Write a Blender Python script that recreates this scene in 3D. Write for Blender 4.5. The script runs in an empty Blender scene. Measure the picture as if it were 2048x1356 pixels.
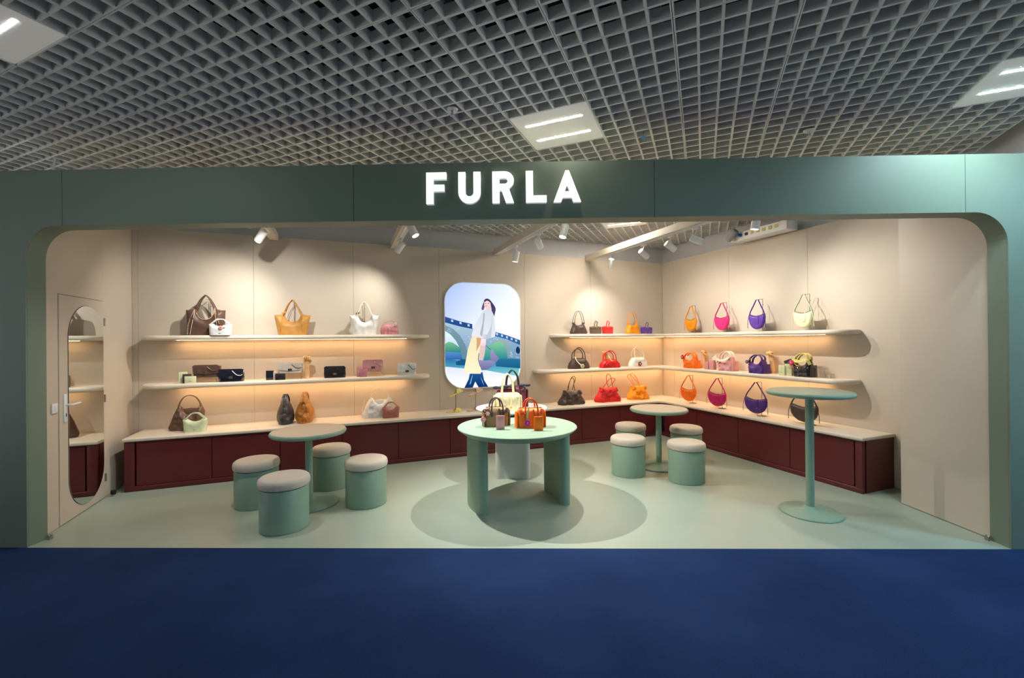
import bpy, bmesh, math, random
from mathutils import Vector, Matrix, noise
from mathutils.geometry import delaunay_2d_cdt
random.seed(7)
S = bpy.context.scene
COL = S.collection
PI = math.pi

# ---------------------------------------------------------------- camera
AW = 0.3696            # booth walls are turned this far against the view axis
AF = -0.0214           # shop front
AC = -0.4116           # ceiling grid
cam_d = bpy.data.cameras.new('camera'); cam = bpy.data.objects.new('camera', cam_d); COL.objects.link(cam)
cam_d.sensor_fit = 'HORIZONTAL'; cam_d.sensor_width = 36.0; cam_d.lens = 875.64 / 2048 * 36.0
cam_d.clip_start = 0.05
pt, rl = 0.0019, 0.0086
fw = Vector((0, math.cos(pt), math.sin(pt))); up0 = Vector((0, -math.sin(pt), math.cos(pt))); rt0 = Vector((1, 0, 0))
rt = rt0 * math.cos(rl) - up0 * math.sin(rl); up = rt0 * math.sin(rl) + up0 * math.cos(rl)
m = Matrix((rt, up, -fw)).transposed().to_4x4(); m.translation = Vector((0, 0, 1.6)); cam.matrix_world = m
S.camera = cam

# ---------------------------------------------------------------- world, exposure
wd = bpy.data.worlds.new('hall'); S.world = wd; wd.use_nodes = True
wd.node_tree.nodes['Background'].inputs[0].default_value = (0.90, 0.96, 1.0, 1)
wd.node_tree.nodes['Background'].inputs[1].default_value = 1.55
S.view_settings.view_transform = 'Standard'; S.view_settings.look = 'None'
S.view_settings.gamma = 1.0; S.view_settings.use_curve_mapping = False
S.view_settings.exposure = 0.0
SPOT_W = 60.0          # track spotlight, watts
LED_E = 55.0           # shelf led strip emission
PANEL_E = 200.0        # ceiling panel strip emission

# ---------------------------------------------------------------- frames
def rotv(a, x, y): return (math.cos(a) * x - math.sin(a) * y, math.sin(a) * x + math.cos(a) * y)
def W(u, v, z=0.0):            # booth frame: u along back wall, v towards it
    x, y = rotv(AW, u, v); return Vector((x, y, z))
def F(s, d=0.0, z=0.0):        # shop front frame: s along it, d behind its face
    x, y = rotv(AF, s, 3.361 + d); return Vector((x, y, z))
def C(a, b, z=0.0):            # ceiling grid frame
    x, y = rotv(AC, a, b); return Vector((x, y, z))
DB, DR, DL = 6.436, 5.434, -2.313
RB, RR, RL = AW, AW - PI / 2, AW + PI / 2
ZU, ZL, ZN, ZT, ZC = 1.685, 1.122, 0.575, 2.966, 3.2586

# ---------------------------------------------------------------- materials
def lin(c):
    return tuple(((x / 255) / 12.92 if x / 255 <= 0.04045 else ((x / 255 + 0.055) / 1.055) ** 2.4) for x in c)
MATS = {}
def mat(name, rgb, rough=0.5, metal=0.0, bump=0.0, bscale=60.0, var=0.06, vscale=8.0, coat=0.0, trans=0.0, ior=1.45, spec=0.5, emit=None, estr=0.0, sheen=0.0):
    if name in MATS: return MATS[name]
    M = bpy.data.materials.new(name); M.use_nodes = True
    nt = M.node_tree; b = nt.nodes['Principled BSDF']
    c = lin(rgb)
    b.inputs['Roughness'].default_value = rough; b.inputs['Metallic'].default_value = metal
    b.inputs['Specular IOR Level'].default_value = spec
    b.inputs['Coat Weight'].default_value = coat; b.inputs['Coat Roughness'].default_value = 0.08
    b.inputs['Transmission Weight'].default_value = trans; b.inputs['IOR'].default_value = ior
    b.inputs['Sheen Weight'].default_value = sheen
    tc = nt.nodes.new('ShaderNodeTexCoord')
    n1 = nt.nodes.new('ShaderNodeTexNoise'); n1.inputs['Scale'].default_value = vscale; n1.inputs['Detail'].default_value = 4
    nt.links.new(tc.outputs['Object'], n1.inputs['Vector'])
    r = nt.nodes.new('ShaderNodeValToRGB')
    r.color_ramp.elements[0].position = 0.3; r.color_ramp.elements[1].position = 0.7
    r.color_ramp.elements[0].color = tuple(x * (1 - var) for x in c) + (1,)
    r.color_ramp.elements[1].color = tuple(min(1, x * (1 + var)) for x in c) + (1,)
    nt.links.new(n1.outputs['Fac'], r.inputs['Fac']); nt.links.new(r.outputs['Color'], b.inputs['Base Color'])
    if bump > 0:
        n2 = nt.nodes.new('ShaderNodeTexNoise'); n2.inputs['Scale'].default_value = bscale; n2.inputs['Detail'].default_value = 3
        nt.links.new(tc.outputs['Object'], n2.inputs['Vector'])
        bp = nt.nodes.new('ShaderNodeBump'); bp.inputs['Strength'].default_value = bump; bp.inputs['Distance'].default_value = 0.01
        nt.links.new(n2.outputs['Fac'], bp.inputs['Height']); nt.links.new(bp.outputs['Normal'], b.inputs['Normal'])
    if emit is not None:
        b.inputs['Emission Color'].default_value = lin(emit) + (1,); b.inputs['Emission Strength'].default_value = estr
    MATS[name] = M; return M
def leather(name, rgb, rough=0.42, patent=False):
    return mat(name, rgb, rough=0.16 if patent else rough, bump=0.18 if not patent else 0.05, bscale=140, var=0.1, vscale=14, coat=0.8 if patent else 0.0)
m_sage = mat('sage_paint', (136, 163, 143), rough=0.42, var=0.02, vscale=2)
m_front = mat('front_paint', (118, 132, 115), rough=0.5, var=0.02, vscale=2)
m_floor = mat('sage_vinyl', (160, 172, 156), rough=0.36, var=0.025, vscale=3, bump=0.03, bscale=25)
m_wall = mat('beige_panel', (200, 188, 172), rough=0.55, var=0.012, vscale=3)
m_shelf = mat('cream_laminate', (226, 214, 196), rough=0.42, var=0.015, vscale=5)
m_burg = mat('burgundy_laminate', (98, 36, 38), rough=0.36, var=0.12, vscale=90, bump=0.04, bscale=300)
m_cush = mat('cream_upholstery', (206, 194, 178), rough=0.75, bump=0.12, bscale=350, var=0.03, sheen=0.1)
m_grid = mat('grey_ceiling_metal', (236, 235, 231), rough=0.5, var=0.03)
m_black = mat('plenum_black', (22, 22, 24), rough=0.9, var=0.3)
m_tray = mat('zinc_tray', (120, 122, 122), rough=0.45, metal=0.7)
m_hall = mat('hall_wall_paint', (212, 212, 212), rough=0.7, var=0.02)
m_white = mat('white_enamel', (232, 232, 230), rough=0.35, var=0.01)
m_lum = mat('luminaire_plate', (235, 234, 230), rough=0.5, var=0.01, emit=(255, 246, 236), estr=0.14)  # weak glow put into the plate in place of bounced light
m_steel = mat('steel', (170, 168, 164), rough=0.28, metal=1.0, var=0.04)
m_rod = mat('brushed_rod', (120, 112, 100), rough=0.35, metal=1.0, var=0.04)
m_gold = mat('gold_fitting', (205, 170, 105), rough=0.28, metal=1.0, var=0.05)
m_dark = mat('black_fitting', (24, 22, 22), rough=0.4)
m_mirror = mat('mirror_glass', (238, 242, 240), rough=0.01, metal=1.0, var=0.0)
m_beam = mat('cream_beam', (214, 203, 186), rough=0.5, var=0.02)
m_wood = mat('pale_wood', (222, 180, 128), rough=0.5, var=0.12, vscale=20)
m_acry = mat('clear_acrylic', (240, 238, 232), rough=0.06, trans=0.92, ior=1.15, var=0.0)
m_trim = mat('dark_gap', (48, 42, 36), rough=0.8)
m_led = mat('warm_led', (255, 220, 170), rough=0.5, emit=(255, 205, 148), estr=LED_E)
m_tube = mat('cool_led', (255, 255, 255), emit=(255, 250, 240), estr=PANEL_E)
m_lens = mat('spot_lens', (255, 255, 255), emit=(255, 244, 226), estr=30.0)
m_letter = mat('letter_face', (255, 255, 255), emit=(255, 255, 252), estr=2.6)
m_letside = mat('letter_return', (235, 236, 236), rough=0.5, emit=(250, 255, 250), estr=0.3)

def carpet_mat():
    M = mat('navy_carpet', (18, 44, 98), rough=0.95, bump=0.9, bscale=420, var=0.0, spec=0.1)
    nt = M.node_tree; b = nt.nodes['Principled BSDF']
    tc = nt.nodes.new('ShaderNodeTexCoord')
    a = nt.nodes.new('ShaderNodeTexNoise'); a.inputs['Scale'].default_value = 160; a.inputs['Detail'].default_value = 5
    g = nt.nodes.new('ShaderNodeTexNoise'); g.inputs['Scale'].default_value = 1.3; g.inputs['Detail'].default_value = 6
    nt.links.new(tc.outputs['Object'], a.inputs['Vector']); nt.links.new(tc.outputs['Object'], g.inputs['Vector'])
    mx = nt.nodes.new('ShaderNodeMath'); mx.operation = 'MULTIPLY_ADD'; mx.inputs[1].default_value = 0.45; nt.links.new(a.outputs['Fac'], mx.inputs[0])
    m2 = nt.nodes.new('ShaderNodeMath'); m2.operation = 'MULTIPLY'; m2.inputs[1].default_value = 0.55; nt.links.new(g.outputs['Fac'], m2.inputs[0]); nt.links.new(m2.outputs[0], mx.inputs[2])
    r = nt.nodes.new('ShaderNodeValToRGB'); nt.links.new(mx.outputs[0], r.inputs['Fac'])
    r.color_ramp.elements[0].position = 0.32; r.color_ramp.elements[1].position = 0.68
    r.color_ramp.elements[0].color = lin((30, 52, 94)) + (1,); r.color_ramp.elements[1].color = lin((48, 74, 124)) + (1,)
    nt.links.new(r.outputs['Color'], b.inputs['Base Color'])
    return M
m_carpet = carpet_mat()

# ---------------------------------------------------------------- mesh builder
def spline(pts, n=8, closed=False):
    P = [Vector(p) for p in pts]; out = []
    N = len(P); segs = N if closed else N - 1
    for i in range(segs):
        if closed: a, b, c, d = P[(i - 1) % N], P[i], P[(i + 1) % N], P[(i + 2) % N]
        else: a, b, c, d = P[max(i - 1, 0)], P[i], P[i + 1], P[min(i + 2, N - 1)]
        for k in range(n):
            t = k / n
            out.append(0.5 * ((2 * b) + (c - a) * t + (2 * a - 5 * b + 4 * c - d) * t * t + (3 * b - a - 3 * c + d) * t ** 3))
    if not closed: out.append(P[-1])
    return out
class MB:
    def __init__(s): s.v = []; s.f = []
    def add(s, v, f):
        o = len(s.v); s.v += [tuple(x) for x in v]; s.f += [tuple(i + o for i in q) for q in f]; return s
    def box(s, c, d, rz=0.0, rx=0.0, ry=0.0):
        x, y, z = [k / 2 for k in d]
        V = [Vector(p) for p in ((-x, -y, -z), (x, -y, -z), (x, y, -z), (-x, y, -z), (-x, -y, z), (x, -y, z), (x, y, z), (-x, y, z))]
        R = Matrix.Rotation(rz, 3, 'Z') @ Matrix.Rotation(ry, 3, 'Y') @ Matrix.Rotation(rx, 3, 'X')
        return s.add([R @ p + Vector(c) for p in V], [(0, 3, 2, 1), (4, 5, 6, 7), (0, 1, 5, 4), (1, 2, 6, 5), (2, 3, 7, 6), (3, 0, 4, 7)])
    def rbox(s, c, d, r=0.004, seg=2, R=None):
        bm = bmesh.new(); bmesh.ops.create_cube(bm, size=1.0)
        for v in bm.verts: v.co = Vector((v.co.x * d[0], v.co.y * d[1], v.co.z * d[2]))
        bmesh.ops.bevel(bm, geom=bm.edges[:], offset=min(r, min(d) * 0.45), segments=seg, profile=0.5, affect='EDGES')
        bm.verts.index_update(); R = R or Matrix.Identity(3)
        s.add([R @ v.co + Vector(c) for v in bm.verts], [[v.index for v in f.verts] for f in bm.faces]); bm.free(); return s
    def lathe(s, prof, c=(0, 0, 0), n=40, R=None):
        V = []; Fs = []; R = R or Matrix.Identity(3); c = Vector(c)
        rings = []
        for r, z in prof:
            if r < 1e-6: rings.append([len(V)]); V.append(R @ Vector((0, 0, z)) + c)
            else:
                rings.append(list(range(len(V), len(V) + n)))
                V += [R @ Vector((r * math.cos(2 * PI * k / n), r * math.sin(2 * PI * k / n), z)) + c for k in range(n)]
        for a, b in zip(rings, rings[1:]):
            for k in range(n):
                k2 = (k + 1) % n
                if len(a) == 1 and len(b) == 1: continue
                if len(a) == 1: Fs.append((a[0], b[k2], b[k]))
                elif len(b) == 1: Fs.append((a[k], a[k2], b[0]))
                else: Fs.append((a[k], a[k2], b[k2], b[k]))
        return s.add(V, Fs)
    def ball(s, c, r, n=10, sc=(1, 1, 1)):
        h = n // 2; pr = [(0, -1)] + [(math.sin(PI * k / h), -math.cos(PI * k / h)) for k in range(1, h)] + [(0, 1)]
        R = Matrix.Diagonal((r * sc[0], r * sc[1], r * sc[2]))
        return s.lathe(pr, c, n, R)
    def tube(s, pts, r, n=8, cap=True, closed=False):
        P = [Vector(p) for p in pts]; V = []; Fs = []; N = len(P)
        t0 = (P[1] - P[0]).normalized()
        ref = Vector((0, 1, 0)) if abs(t0.y) < 0.9 else Vector((1, 0, 0))
        u = t0.cross(ref).normalized()
        for i in range(N):
            if closed: t = (P[(i + 1) % N] - P[i - 1]).normalized()
            else: t = (P[min(i + 1, N - 1)] - P[max(i - 1, 0)]).normalized()
            u = (u - t * u.dot(t)).normalized(); w = t.cross(u)
            rr = r[i] if isinstance(r, (list, tuple)) else r
            V += [P[i] + (u * math.cos(2 * PI * k / n) + w * math.sin(2 * PI * k / n)) * rr for k in range(n)]
        for i in range(N if closed else N - 1):
            j = (i + 1) % N
            for k in range(n):
                k2 = (k + 1) % n; Fs.append((i * n + k, i * n + k2, j * n + k2, j * n + k))
        if cap and not closed:
            Fs.append(tuple(range(n))[::-1]); Fs.append(tuple(range((N - 1) * n, N * n)))
        return s.add(V, Fs)
    def strap(s, pts, w, th, side=(0, 1, 0), taper=None):
        P = [Vector(p) for p in pts]; V = []; Fs = []; N = len(P); sd = Vector(side)
        for i in range(N):
            t = (P[min(i + 1, N - 1)] - P[max(i - 1, 0)]).normalized(); nn = t.cross(sd).normalized(); s2 = nn.cross(t).normalized()
            ww = w * (taper(i / (N - 1)) if taper else 1.0)
            for a, b in ((-1, -1), (1, -1), (1, 1), (-1, 1)): V.append(P[i] + s2 * (a * ww / 2) + nn * (b * th / 2))
        for i in range(N - 1):
            for k in range(4):
                k2 = (k + 1) % 4; Fs.append((i * 4 + k, i * 4 + k2, i * 4 + 4 + k2, i * 4 + 4 + k))
        Fs.append((3, 2, 1, 0)); Fs.append(tuple(range(4 * N - 4, 4 * N)))
        return s.add(V, Fs)
    def prism(s, poly, z0, z1, bev=0.0, seg=3, axis='Z'):
        # poly in the plane, extruded; axis Y: poly is (x,z) and extrusion runs along y
        bm = bmesh.new(); vs = [bm.verts.new((p[0], p[1], z0)) for p in poly]
        fc = bm.faces.new(vs); bm.normal_update()
        if fc.normal.z > 0: fc.normal_flip()
        ex = bmesh.ops.extrude_face_region(bm, geom=[fc])
        for v in [g for g in ex['geom'] if isinstance(g, bmesh.types.BMVert)]: v.co.z = z1
        if bev > 0:
            es = [e for e in bm.edges if abs(e.verts[0].co.z - e.verts[1].co.z) < 1e-6]
            bmesh.ops.bevel(bm, geom=es, offset=bev, segments=seg, profile=0.5, affect='EDGES')
        bmesh.ops.recalc_face_normals(bm, faces=bm.faces[:])
        bm.verts.index_update()
        V = [(v.co.x, v.co.z, v.co.y) if axis == 'Y' else tuple(v.co) for v in bm.verts]
        Fs = [[v.index for v in f.verts] for f in bm.faces]
        if axis == 'Y': Fs = [q[::-1] for q in Fs]
        s.add(V, Fs); bm.free(); return s
    def puff(s, outline, D, soft=0.05, step=0.02, disp=None, c=(0, 0, 0), mind=0.006, free=None, R=None):
        # a stuffed shape: outline in (x, z); thickness grows inwards from every edge except the base
        pts = [Vector((p[0], p[1])) for p in outline]; N = len(pts)
        z0 = min(p.y for p in pts); bd = []
        for i in range(N):
            a, b = pts[i], pts[(i + 1) % N]; L = (b - a).length; k = max(1, int(round(L / step)))
            for j in range(k): bd.append(a.lerp(b, j / k))
        segs = [(bd[i], bd[(i + 1) % len(bd)]) for i in range(len(bd))]
        hard = [(a, b) for a, b in segs if not (abs(a.y - z0) < 1e-4 and abs(b.y - z0) < 1e-4)]
        if free: hard = [q for q in hard if not free((q[0] + q[1]) / 2)]
        def dist(p, L):
            m = 9
            for a, b in L:
                e = b - a; t = max(0, min(1, (p - a).dot(e) / max(e.length_squared, 1e-12))); d = (p - a - e * t).length
                if d < m: m = d
            return m
        def inside(p):
            r = False
            for a, b in segs:
                if (a.y > p.y) != (b.y > p.y) and p.x < (b.x - a.x) * (p.y - a.y) / (b.y - a.y) + a.x: r = not r
            return r
        x0 = min(p.x for p in bd); x1 = max(p.x for p in bd); z1 = max(p.y for p in bd)
        inn = []; zz = z0 + step * 0.5; row = 0
        while zz < z1:
            xx = x0 + (step * 0.5 if row % 2 else 0)
            while xx < x1:
                p = Vector((xx, zz))
                if inside(p) and dist(p, segs) > step * 0.45: inn.append(p)
                xx += step
            zz += step * 0.87; row += 1
        P = bd + inn
        res = delaunay_2d_cdt(P, [(i, (i + 1) % len(bd)) for i in range(len(bd))], [list(range(len(bd)))], 1, 1e-6)
        Q, T = res[0], res[2]
        V = []; n = len(Q); c = Vector(c); R = R or Matrix.Identity(3)
        for sgn in (-1, 1):
            for p in Q:
                d = min(dist(p, hard) / soft, 1.0) if hard else 1.0
                t = max(mind, D / 2 * math.sqrt(max(0, 1 - (1 - d) ** 2)))
                if disp: t = max(mind, t + disp(p.x, p.y, sgn) * min(1, d * 1.5))
                V.append(R @ Vector((p.x, sgn * t, p.y)) + c)
        Fs = []; cnt = {}
        for t in T:
            t = list(t)
            a, b, e = Q[t[0]], Q[t[1]], Q[t[2]]
            if (b - a).cross(e - a) < 0: t = t[::-1]
            Fs.append(tuple(t)); Fs.append(tuple(i + n for i in t[::-1]))
            for k in range(3):
                q = (t[k], t[(k + 1) % 3]); cnt[q] = 1
        for (a, b) in cnt:
            if (b, a) not in cnt: Fs.append((b, a, a + n, b + n))
        return s.add(V, Fs)
def obj(name, mb, material, parent=None, smooth=True, loc=None, rz=0.0, ang=40):
    me = bpy.data.meshes.new(name); me.from_pydata(mb.v, [], mb.f); me.update()
    me.materials.append(material)
    if smooth:
        for p in me.polygons: p.use_smooth = True
        me.set_sharp_from_angle(angle=math.radians(ang))
    o = bpy.data.objects.new(name, me); COL.objects.link(o)
    if parent: o.parent = parent
    if loc is not None: o.location = loc
    o.rotation_euler = (0, 0, rz)
    return o
def tag(o, label=None, cat=None, group=None, kind=None):
    if label: o['label'] = label
    if cat: o['category'] = cat
    if group: o['group'] = group
    if kind: o['kind'] = kind
    return o
def thing(name, label, cat, loc, rz=0.0, group=None):
    o = bpy.data.objects.new(name, None); o.empty_display_size = 0.05; COL.objects.link(o)
    o.location = loc; o.rotation_euler = (0, 0, rz); return tag(o, label, cat, group)
def child_copy(src, parent, loc=None):
    c = src.copy(); COL.objects.link(c); c.parent = parent
    if loc is not None: c.location = loc
    return c
def structure(name, mb, material, smooth=False):
    o = obj(name, mb, material, smooth=smooth); o['kind'] = 'structure'; return o
def wrinkle(amp, sc, seed=0.0, pleat=0.0, pk=60.0, pz=0.0, pr=0.2):
    def fn(x, z, s):
        a = amp * noise.noise(Vector((x * sc + seed, z * sc * 1.3, s * 3.1 + seed))) + amp * 0.6 * noise.noise(Vector((x * sc * 2.3, z * sc * 2.1 + seed, s * 5)))
        if pleat: a += pleat * math.sin(x * pk + 1.5 * math.sin(z * 17 + seed)) * max(0, 1 - abs(z - pz) / pr)
        return a
    return fn
def arc(cx, cz, r, a0, a1, n=10):
    return [(cx + r * math.cos(a0 + (a1 - a0) * k / n), cz + r * math.sin(a0 + (a1 - a0) * k / n)) for k in range(n + 1)]
def rrect(w, h, r, n=8, cx=0, cz=0):
    x, z = w / 2, h / 2
    return [(cx + a, cz + b) for a, b in arc(x - r, z - r, r, 0, PI / 2, n) + arc(-x + r, z - r, r, PI / 2, PI, n) + arc(-x + r, -z + r, r, PI, 1.5 * PI, n) + arc(x - r, -z + r, r, 1.5 * PI, 2 * PI, n)]

# ---------------------------------------------------------------- floors
def flat(pts, z0, z1): return MB().prism([(p.x, p.y) for p in pts], z0, z1)
structure('floor', flat([F(-4.1), F(4.3), W(5.55, 1.9), W(5.55, 6.56), W(-2.42, 6.56), W(-2.42, 4.78)], -0.05, 0.0), m_floor)
structure('carpet', flat([F(-8.5), Vector((-8.5, -4, 0)), Vector((8.5, -4, 0)), F(8.5)], -0.05, 0.0), m_carpet)

# ---------------------------------------------------------------- shop front
L0, R0, ZH, RC = -3.898, 3.656, 2.5284, 0.24
def front_outline(a, b):
    lo = [(a, 0.0)]
    if a < L0:
        pl = [(a, 0), (L0, 0)] + [(L0 + RC - RC * math.cos(t), ZH - RC + RC * math.sin(t)) for t in [PI / 2 * k / 10 for k in range(11)]]
    else: pl = [(a, ZH)]
    if b > R0:
        pr = [(R0 - RC + RC * math.sin(t), ZH - RC + RC * math.cos(t)) for t in [PI / 2 * k / 10 for k in range(11)]] + [(R0, 0), (b, 0)]
    else: pr = [(b, ZH)]
    return pl + pr + [(b, ZT), (a, ZT)]
wf = structure('wall_front', MB().prism(front_outline(-7.5, 7.5), 0.014, 0.15, axis='Y'), m_front)
wf.location = F(0, 0, 0); wf.rotation_euler = (0, 0, AF)
cuts = [-7.5, -3.598, -1.29, 1.025, 3.346, 7.5]
for a, b in zip(cuts, cuts[1:]):
    obj('facade_panel', MB().prism(front_outline(a + 0.0018, b - 0.0018), 0.0, 0.013, axis='Y'), m_front, wf, smooth=False)

# ---------------------------------------------------------------- booth walls
def wall_slab(name, o, rz, x0, x1, z1, seams, th=0.09):
    wl = structure(name, MB().box(((x0 + x1) / 2, 0.011 + th / 2, z1 / 2), (x1 - x0, th, z1)), m_trim)
    wl.location = o; wl.rotation_euler = (0, 0, rz)
    e = [x0] + seams + [x1]
    for a, b in zip(e, e[1:]):
        obj('wall_panel', MB().rbox(((a + b) / 2, 0.005, z1 / 2 + 0.002), (b - a - 0.0022, 0.010, z1 - 0.004), 0.0008, 1), m_wall, wl, smooth=False)
    return wl
wall_slab('wall_back', W(0, DB), RB, DL, DR, ZT, [-2.255, -1.058, 0.146, 1.338, 2.713, 3.93])
wall_slab('wall_right', W(DR, 0), RR, -DB, -2.45, ZT, [-6.15, -4.966, -3.769, -2.57])
# left wall: panels beside and above the door
wl = structure('wall_left', MB().box((4.87, 0.056, ZT / 2), (0.235, 0.09, ZT)).box((6.1, 0.056, ZT / 2), (0.67, 0.09, ZT)).box((5.375, 0.056, (ZT + 2.04) / 2), (0.785, 0.09, ZT - 2.04)), m_trim)
wl.location = W(DL, 0); wl.rotation_euler = (0, 0, RL)
obj('wall_panel', MB().rbox((4.87, 0.005, ZT / 2 + .001), (0.235, 0.010, ZT - .004), .0008, 1), m_wall, wl, smooth=False)
obj('wall_panel', MB().rbox((6.1, 0.005, ZT / 2 + .001), (0.67, 0.010, ZT - .004), .0008, 1), m_wall, wl, smooth=False)
obj('wall_panel', MB().rbox((5.375, 0.005, (ZT + 2.039) / 2), (0.781, 0.010, ZT - 2.039), .0008, 1), m_wall, wl, smooth=False)
part = structure('wall_side', flat([Vector((3.716, 4.197, 0)), Vector((3.752, 3.43, 0)), Vector((3.852, 3.435, 0)), Vector((3.816, 4.202, 0))], 0.006, ZT), m_wall)
# hall walls behind the booth and to the right
structure('wall_hall_back', flat([W(-4.5, 6.56), W(5.56, 6.56), W(5.56, 6.7), W(-4.5, 6.7)], 0, 3.9), m_hall)
structure('wall_hall_right', flat([W(5.56, 6.7), W(5.56, 2.55), W(5.7, 2.55), W(5.7, 6.7)], 0, 3.9), m_hall)
structure('wall_light_block', flat([Vector((-9, -3.9, 0)), Vector((9, -3.9, 0)), Vector((9, -3.7, 0)), Vector((-9, -3.7, 0))], 0, 3.9), mat('light_block_grey', (120, 120, 122), rough=0.8, var=0.02))  # unseen wall, added to cut ambient light from behind the camera
structure('wall_hall_side', flat([C(2.43, 4.95), C(2.43, 7.2), C(2.6, 7.2), C(2.6, 4.95)], 0, 3.9), m_hall)

# ---------------------------------------------------------------- door with mirror
dr = tag(obj('door_1', MB().rbox((5.374, 0.006, 1.021), (0.766, 0.026, 2.026), 0.001, 1), m_wall, smooth=False, loc=W(DL, 0), rz=RL), kind='structure')
mr = obj('mirror', MB().prism(rrect(0.616, 1.894, 0.307, 16, 5.43, 1.013), -0.0125, -0.0075, axis='Y'), m_mirror, dr, smooth=False)
tag(mr, 'tall pill shaped mirror')
obj('mirror_edge', MB().prism(rrect(0.622, 1.90, 0.31, 16, 5.43, 1.013), -0.0095, -0.0072, axis='Y'), m_dark, dr, smooth=False)
hd = obj('door_handle', MB().rbox((5.066, -0.012, 1.028), (0.045, 0.012, 0.25), 0.005, 2), m_white, dr)
obj('lever', MB().tube([(5.066, -0.012, 1.055), (5.066, -0.055, 1.055), (5.085, -0.062, 1.055), (5.19, -0.062, 1.058)], 0.0095, 10), m_white, hd)
obj('keyhole', MB().rbox((5.066, -0.019, 0.965), (0.012, 0.004, 0.03), 0.002, 1), m_dark, hd)
for z in (1.82, 1.03, 0.21):
    obj('hinge', MB().lathe([(0, -.04), (.009, -.04), (.009, .04), (0, .04)], (5.764, -0.012, z), 12).box((5.775, -.003, z), (.03, .006, .07)), m_steel, dr)
ls = thing('light_switch', 'small white light switch on the wall beside the door handle', 'switch', W(DL, 4.921, 1.045), RL)
obj('plate', MB().rbox((0, -0.007, 0), (0.08, 0.012, 0.085), 0.004, 2), m_white, ls)
obj('rocker', MB().rbox((0.008, -0.0145, 0), (0.034, 0.006, 0.05), 0.002, 2), m_white, ls)
ds = thing('door_stop', 'small black door stop on the floor by the mirror door', 'door stop', W(DL + 0.065, 5.79, 0), RL)
obj('foot', MB().lathe([(0, 0), (.014, 0), (.014, .035), (0, .035)], n=14), m_steel, ds)
obj('rubber', MB().lathe([(0, .02), (.022, .02), (.025, .04), (.022, .06), (0, .062)], n=16), m_dark, ds)
for p, lb in ((F(-3.868, 0.145), 'tiny steel floor catch at foot of left jamb'), (F(3.63, 0.145), 'tiny steel floor catch at foot of right jamb')):
    fc = thing('floor_catch', lb, 'catch', p, AF, 'floor catches at the jambs')
    obj('plate', MB().rbox((0, 0, 0.02), (0.012, 0.03, 0.04), 0.002, 1), m_steel, fc)
    obj('knob', MB().ball((0, -0.012, 0.032), 0.011, 10).ball((0, 0.008, 0.012), 0.011, 10), m_steel, fc)

# ---------------------------------------------------------------- ceiling
ceil = structure('ceiling', flat([Vector((-14, -6, 0)), Vector((14, -6, 0)), Vector((14, 16, 0)), Vector((-14, 16, 0))], 3.92, 4.0), m_black)
TS = 0.6
LIGHTS = [(-1.33, 3.01), (-3.73, 0.61), (1.67, 3.61), (-1.33, 6.01), (-1.33, 0.01), (1.67, 0.61), (-3.73, -2.39), (4.07, 3.61)]  # last four panels are out of view, added to light carpet and front
def tile_mesh(h=0.066, t=0.015, NB=5):
    mb = MB(); e = 0.0015; PIT = TS / NB
    for k in range(NB + 1):
        p = k * PIT; th = t
        if k == 0: p, th = e + t / 4, t / 2
        if k == NB: p, th = TS - e - t / 4, t / 2
        mb.box((p, TS / 2, h / 2), (th, TS - 2 * e, h)); mb.box((TS / 2, p, h / 2), (TS - 2 * e, th, h - 0.0006))
    return mb
tm = tile_mesh(); base_tile = None
tiles = []
for i in range(-16, 12):
    for j in range(-6, 16):
        a, b = -1.33 + i * TS, 0.01 + j * TS
        if any(abs(a - l[0]) < .1 and abs(b - l[1]) < .1 for l in LIGHTS): continue
        c = C(a + TS / 2, b + TS / 2)
        u, v = rotv(-AW, c.x, c.y)
        if v > 6.85 or u > 5.85 or (a + TS / 2 > 2.45 and b > 4.0): continue
        if c.y < 0.3 or c.y > 11 or abs(c.x) > 1.5 * c.y + 2.6 or abs(c.x) > 7: continue
        behind = c.y > 4.6 + 0.02 * c.x and c.x < -2.6
        if behind and c.y > 6.0: continue
        tiles.append((c.length + (0 if abs(c.x) < 1.25 * c.y and c.y > 1.4 else 20), a, b))
tiles.sort()
proto = None; rest = MB()
for k, (d, a, b) in enumerate(tiles):
    if abs(a - 0.47) < .1 and abs(b - 3.01) < .1:      # one replacement tile with a finer mesh
        o = obj('grid_tile', tile_mesh(NB=6), m_grid, ceil, smooth=False); o.location = C(a, b, ZC); o.rotation_euler = (0, 0, AC)
    elif k < 300:
        if proto is None:
            proto = obj('grid_tile', tm, m_grid, ceil, smooth=False); o = proto
        else: o = child_copy(proto, ceil)
        o.location = C(a, b, ZC); o.rotation_euler = (0, 0, AC)
    else:
        rest.add([C(a + p[0], b + p[1], ZC + p[2]) for p in tm.v], tm.f)
if rest.v:
    rs = obj('grid_tile_field', rest, m_grid, ceil, smooth=False); rs['kind'] = 'stuff'
LL = ['flat white ceiling light panel with two strips above the sign', 'white ceiling light panel cut by the upper left corner of the picture', 'white ceiling light panel at the right edge above the shop front', 'white ceiling light panel over the booth interior behind the sign',
      'unseen ceiling light panel added overhead, before the sign', 'unseen ceiling light panel added overhead, before the right end of the front', 'unseen ceiling light panel added overhead, above the carpet to the left', 'unseen cyan light panel added beyond the right end of the front']
LCOL = [(1.0, 0.95, 0.88), (0.95, 0.97, 1.0), (0.84, 0.96, 1.0), (1.0, 0.95, 0.88), (0.86, 0.93, 1.0), (0.6, 0.86, 1.0), (0.95, 0.97, 1.0), (0.6, 0.88, 1.0)]
LPOW = [1.6, 0.5, 2.6, 4.0, 0.7, 2.2, 0.4, 9.0]  # last value: the added panel that brightens the right pillar
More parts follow.
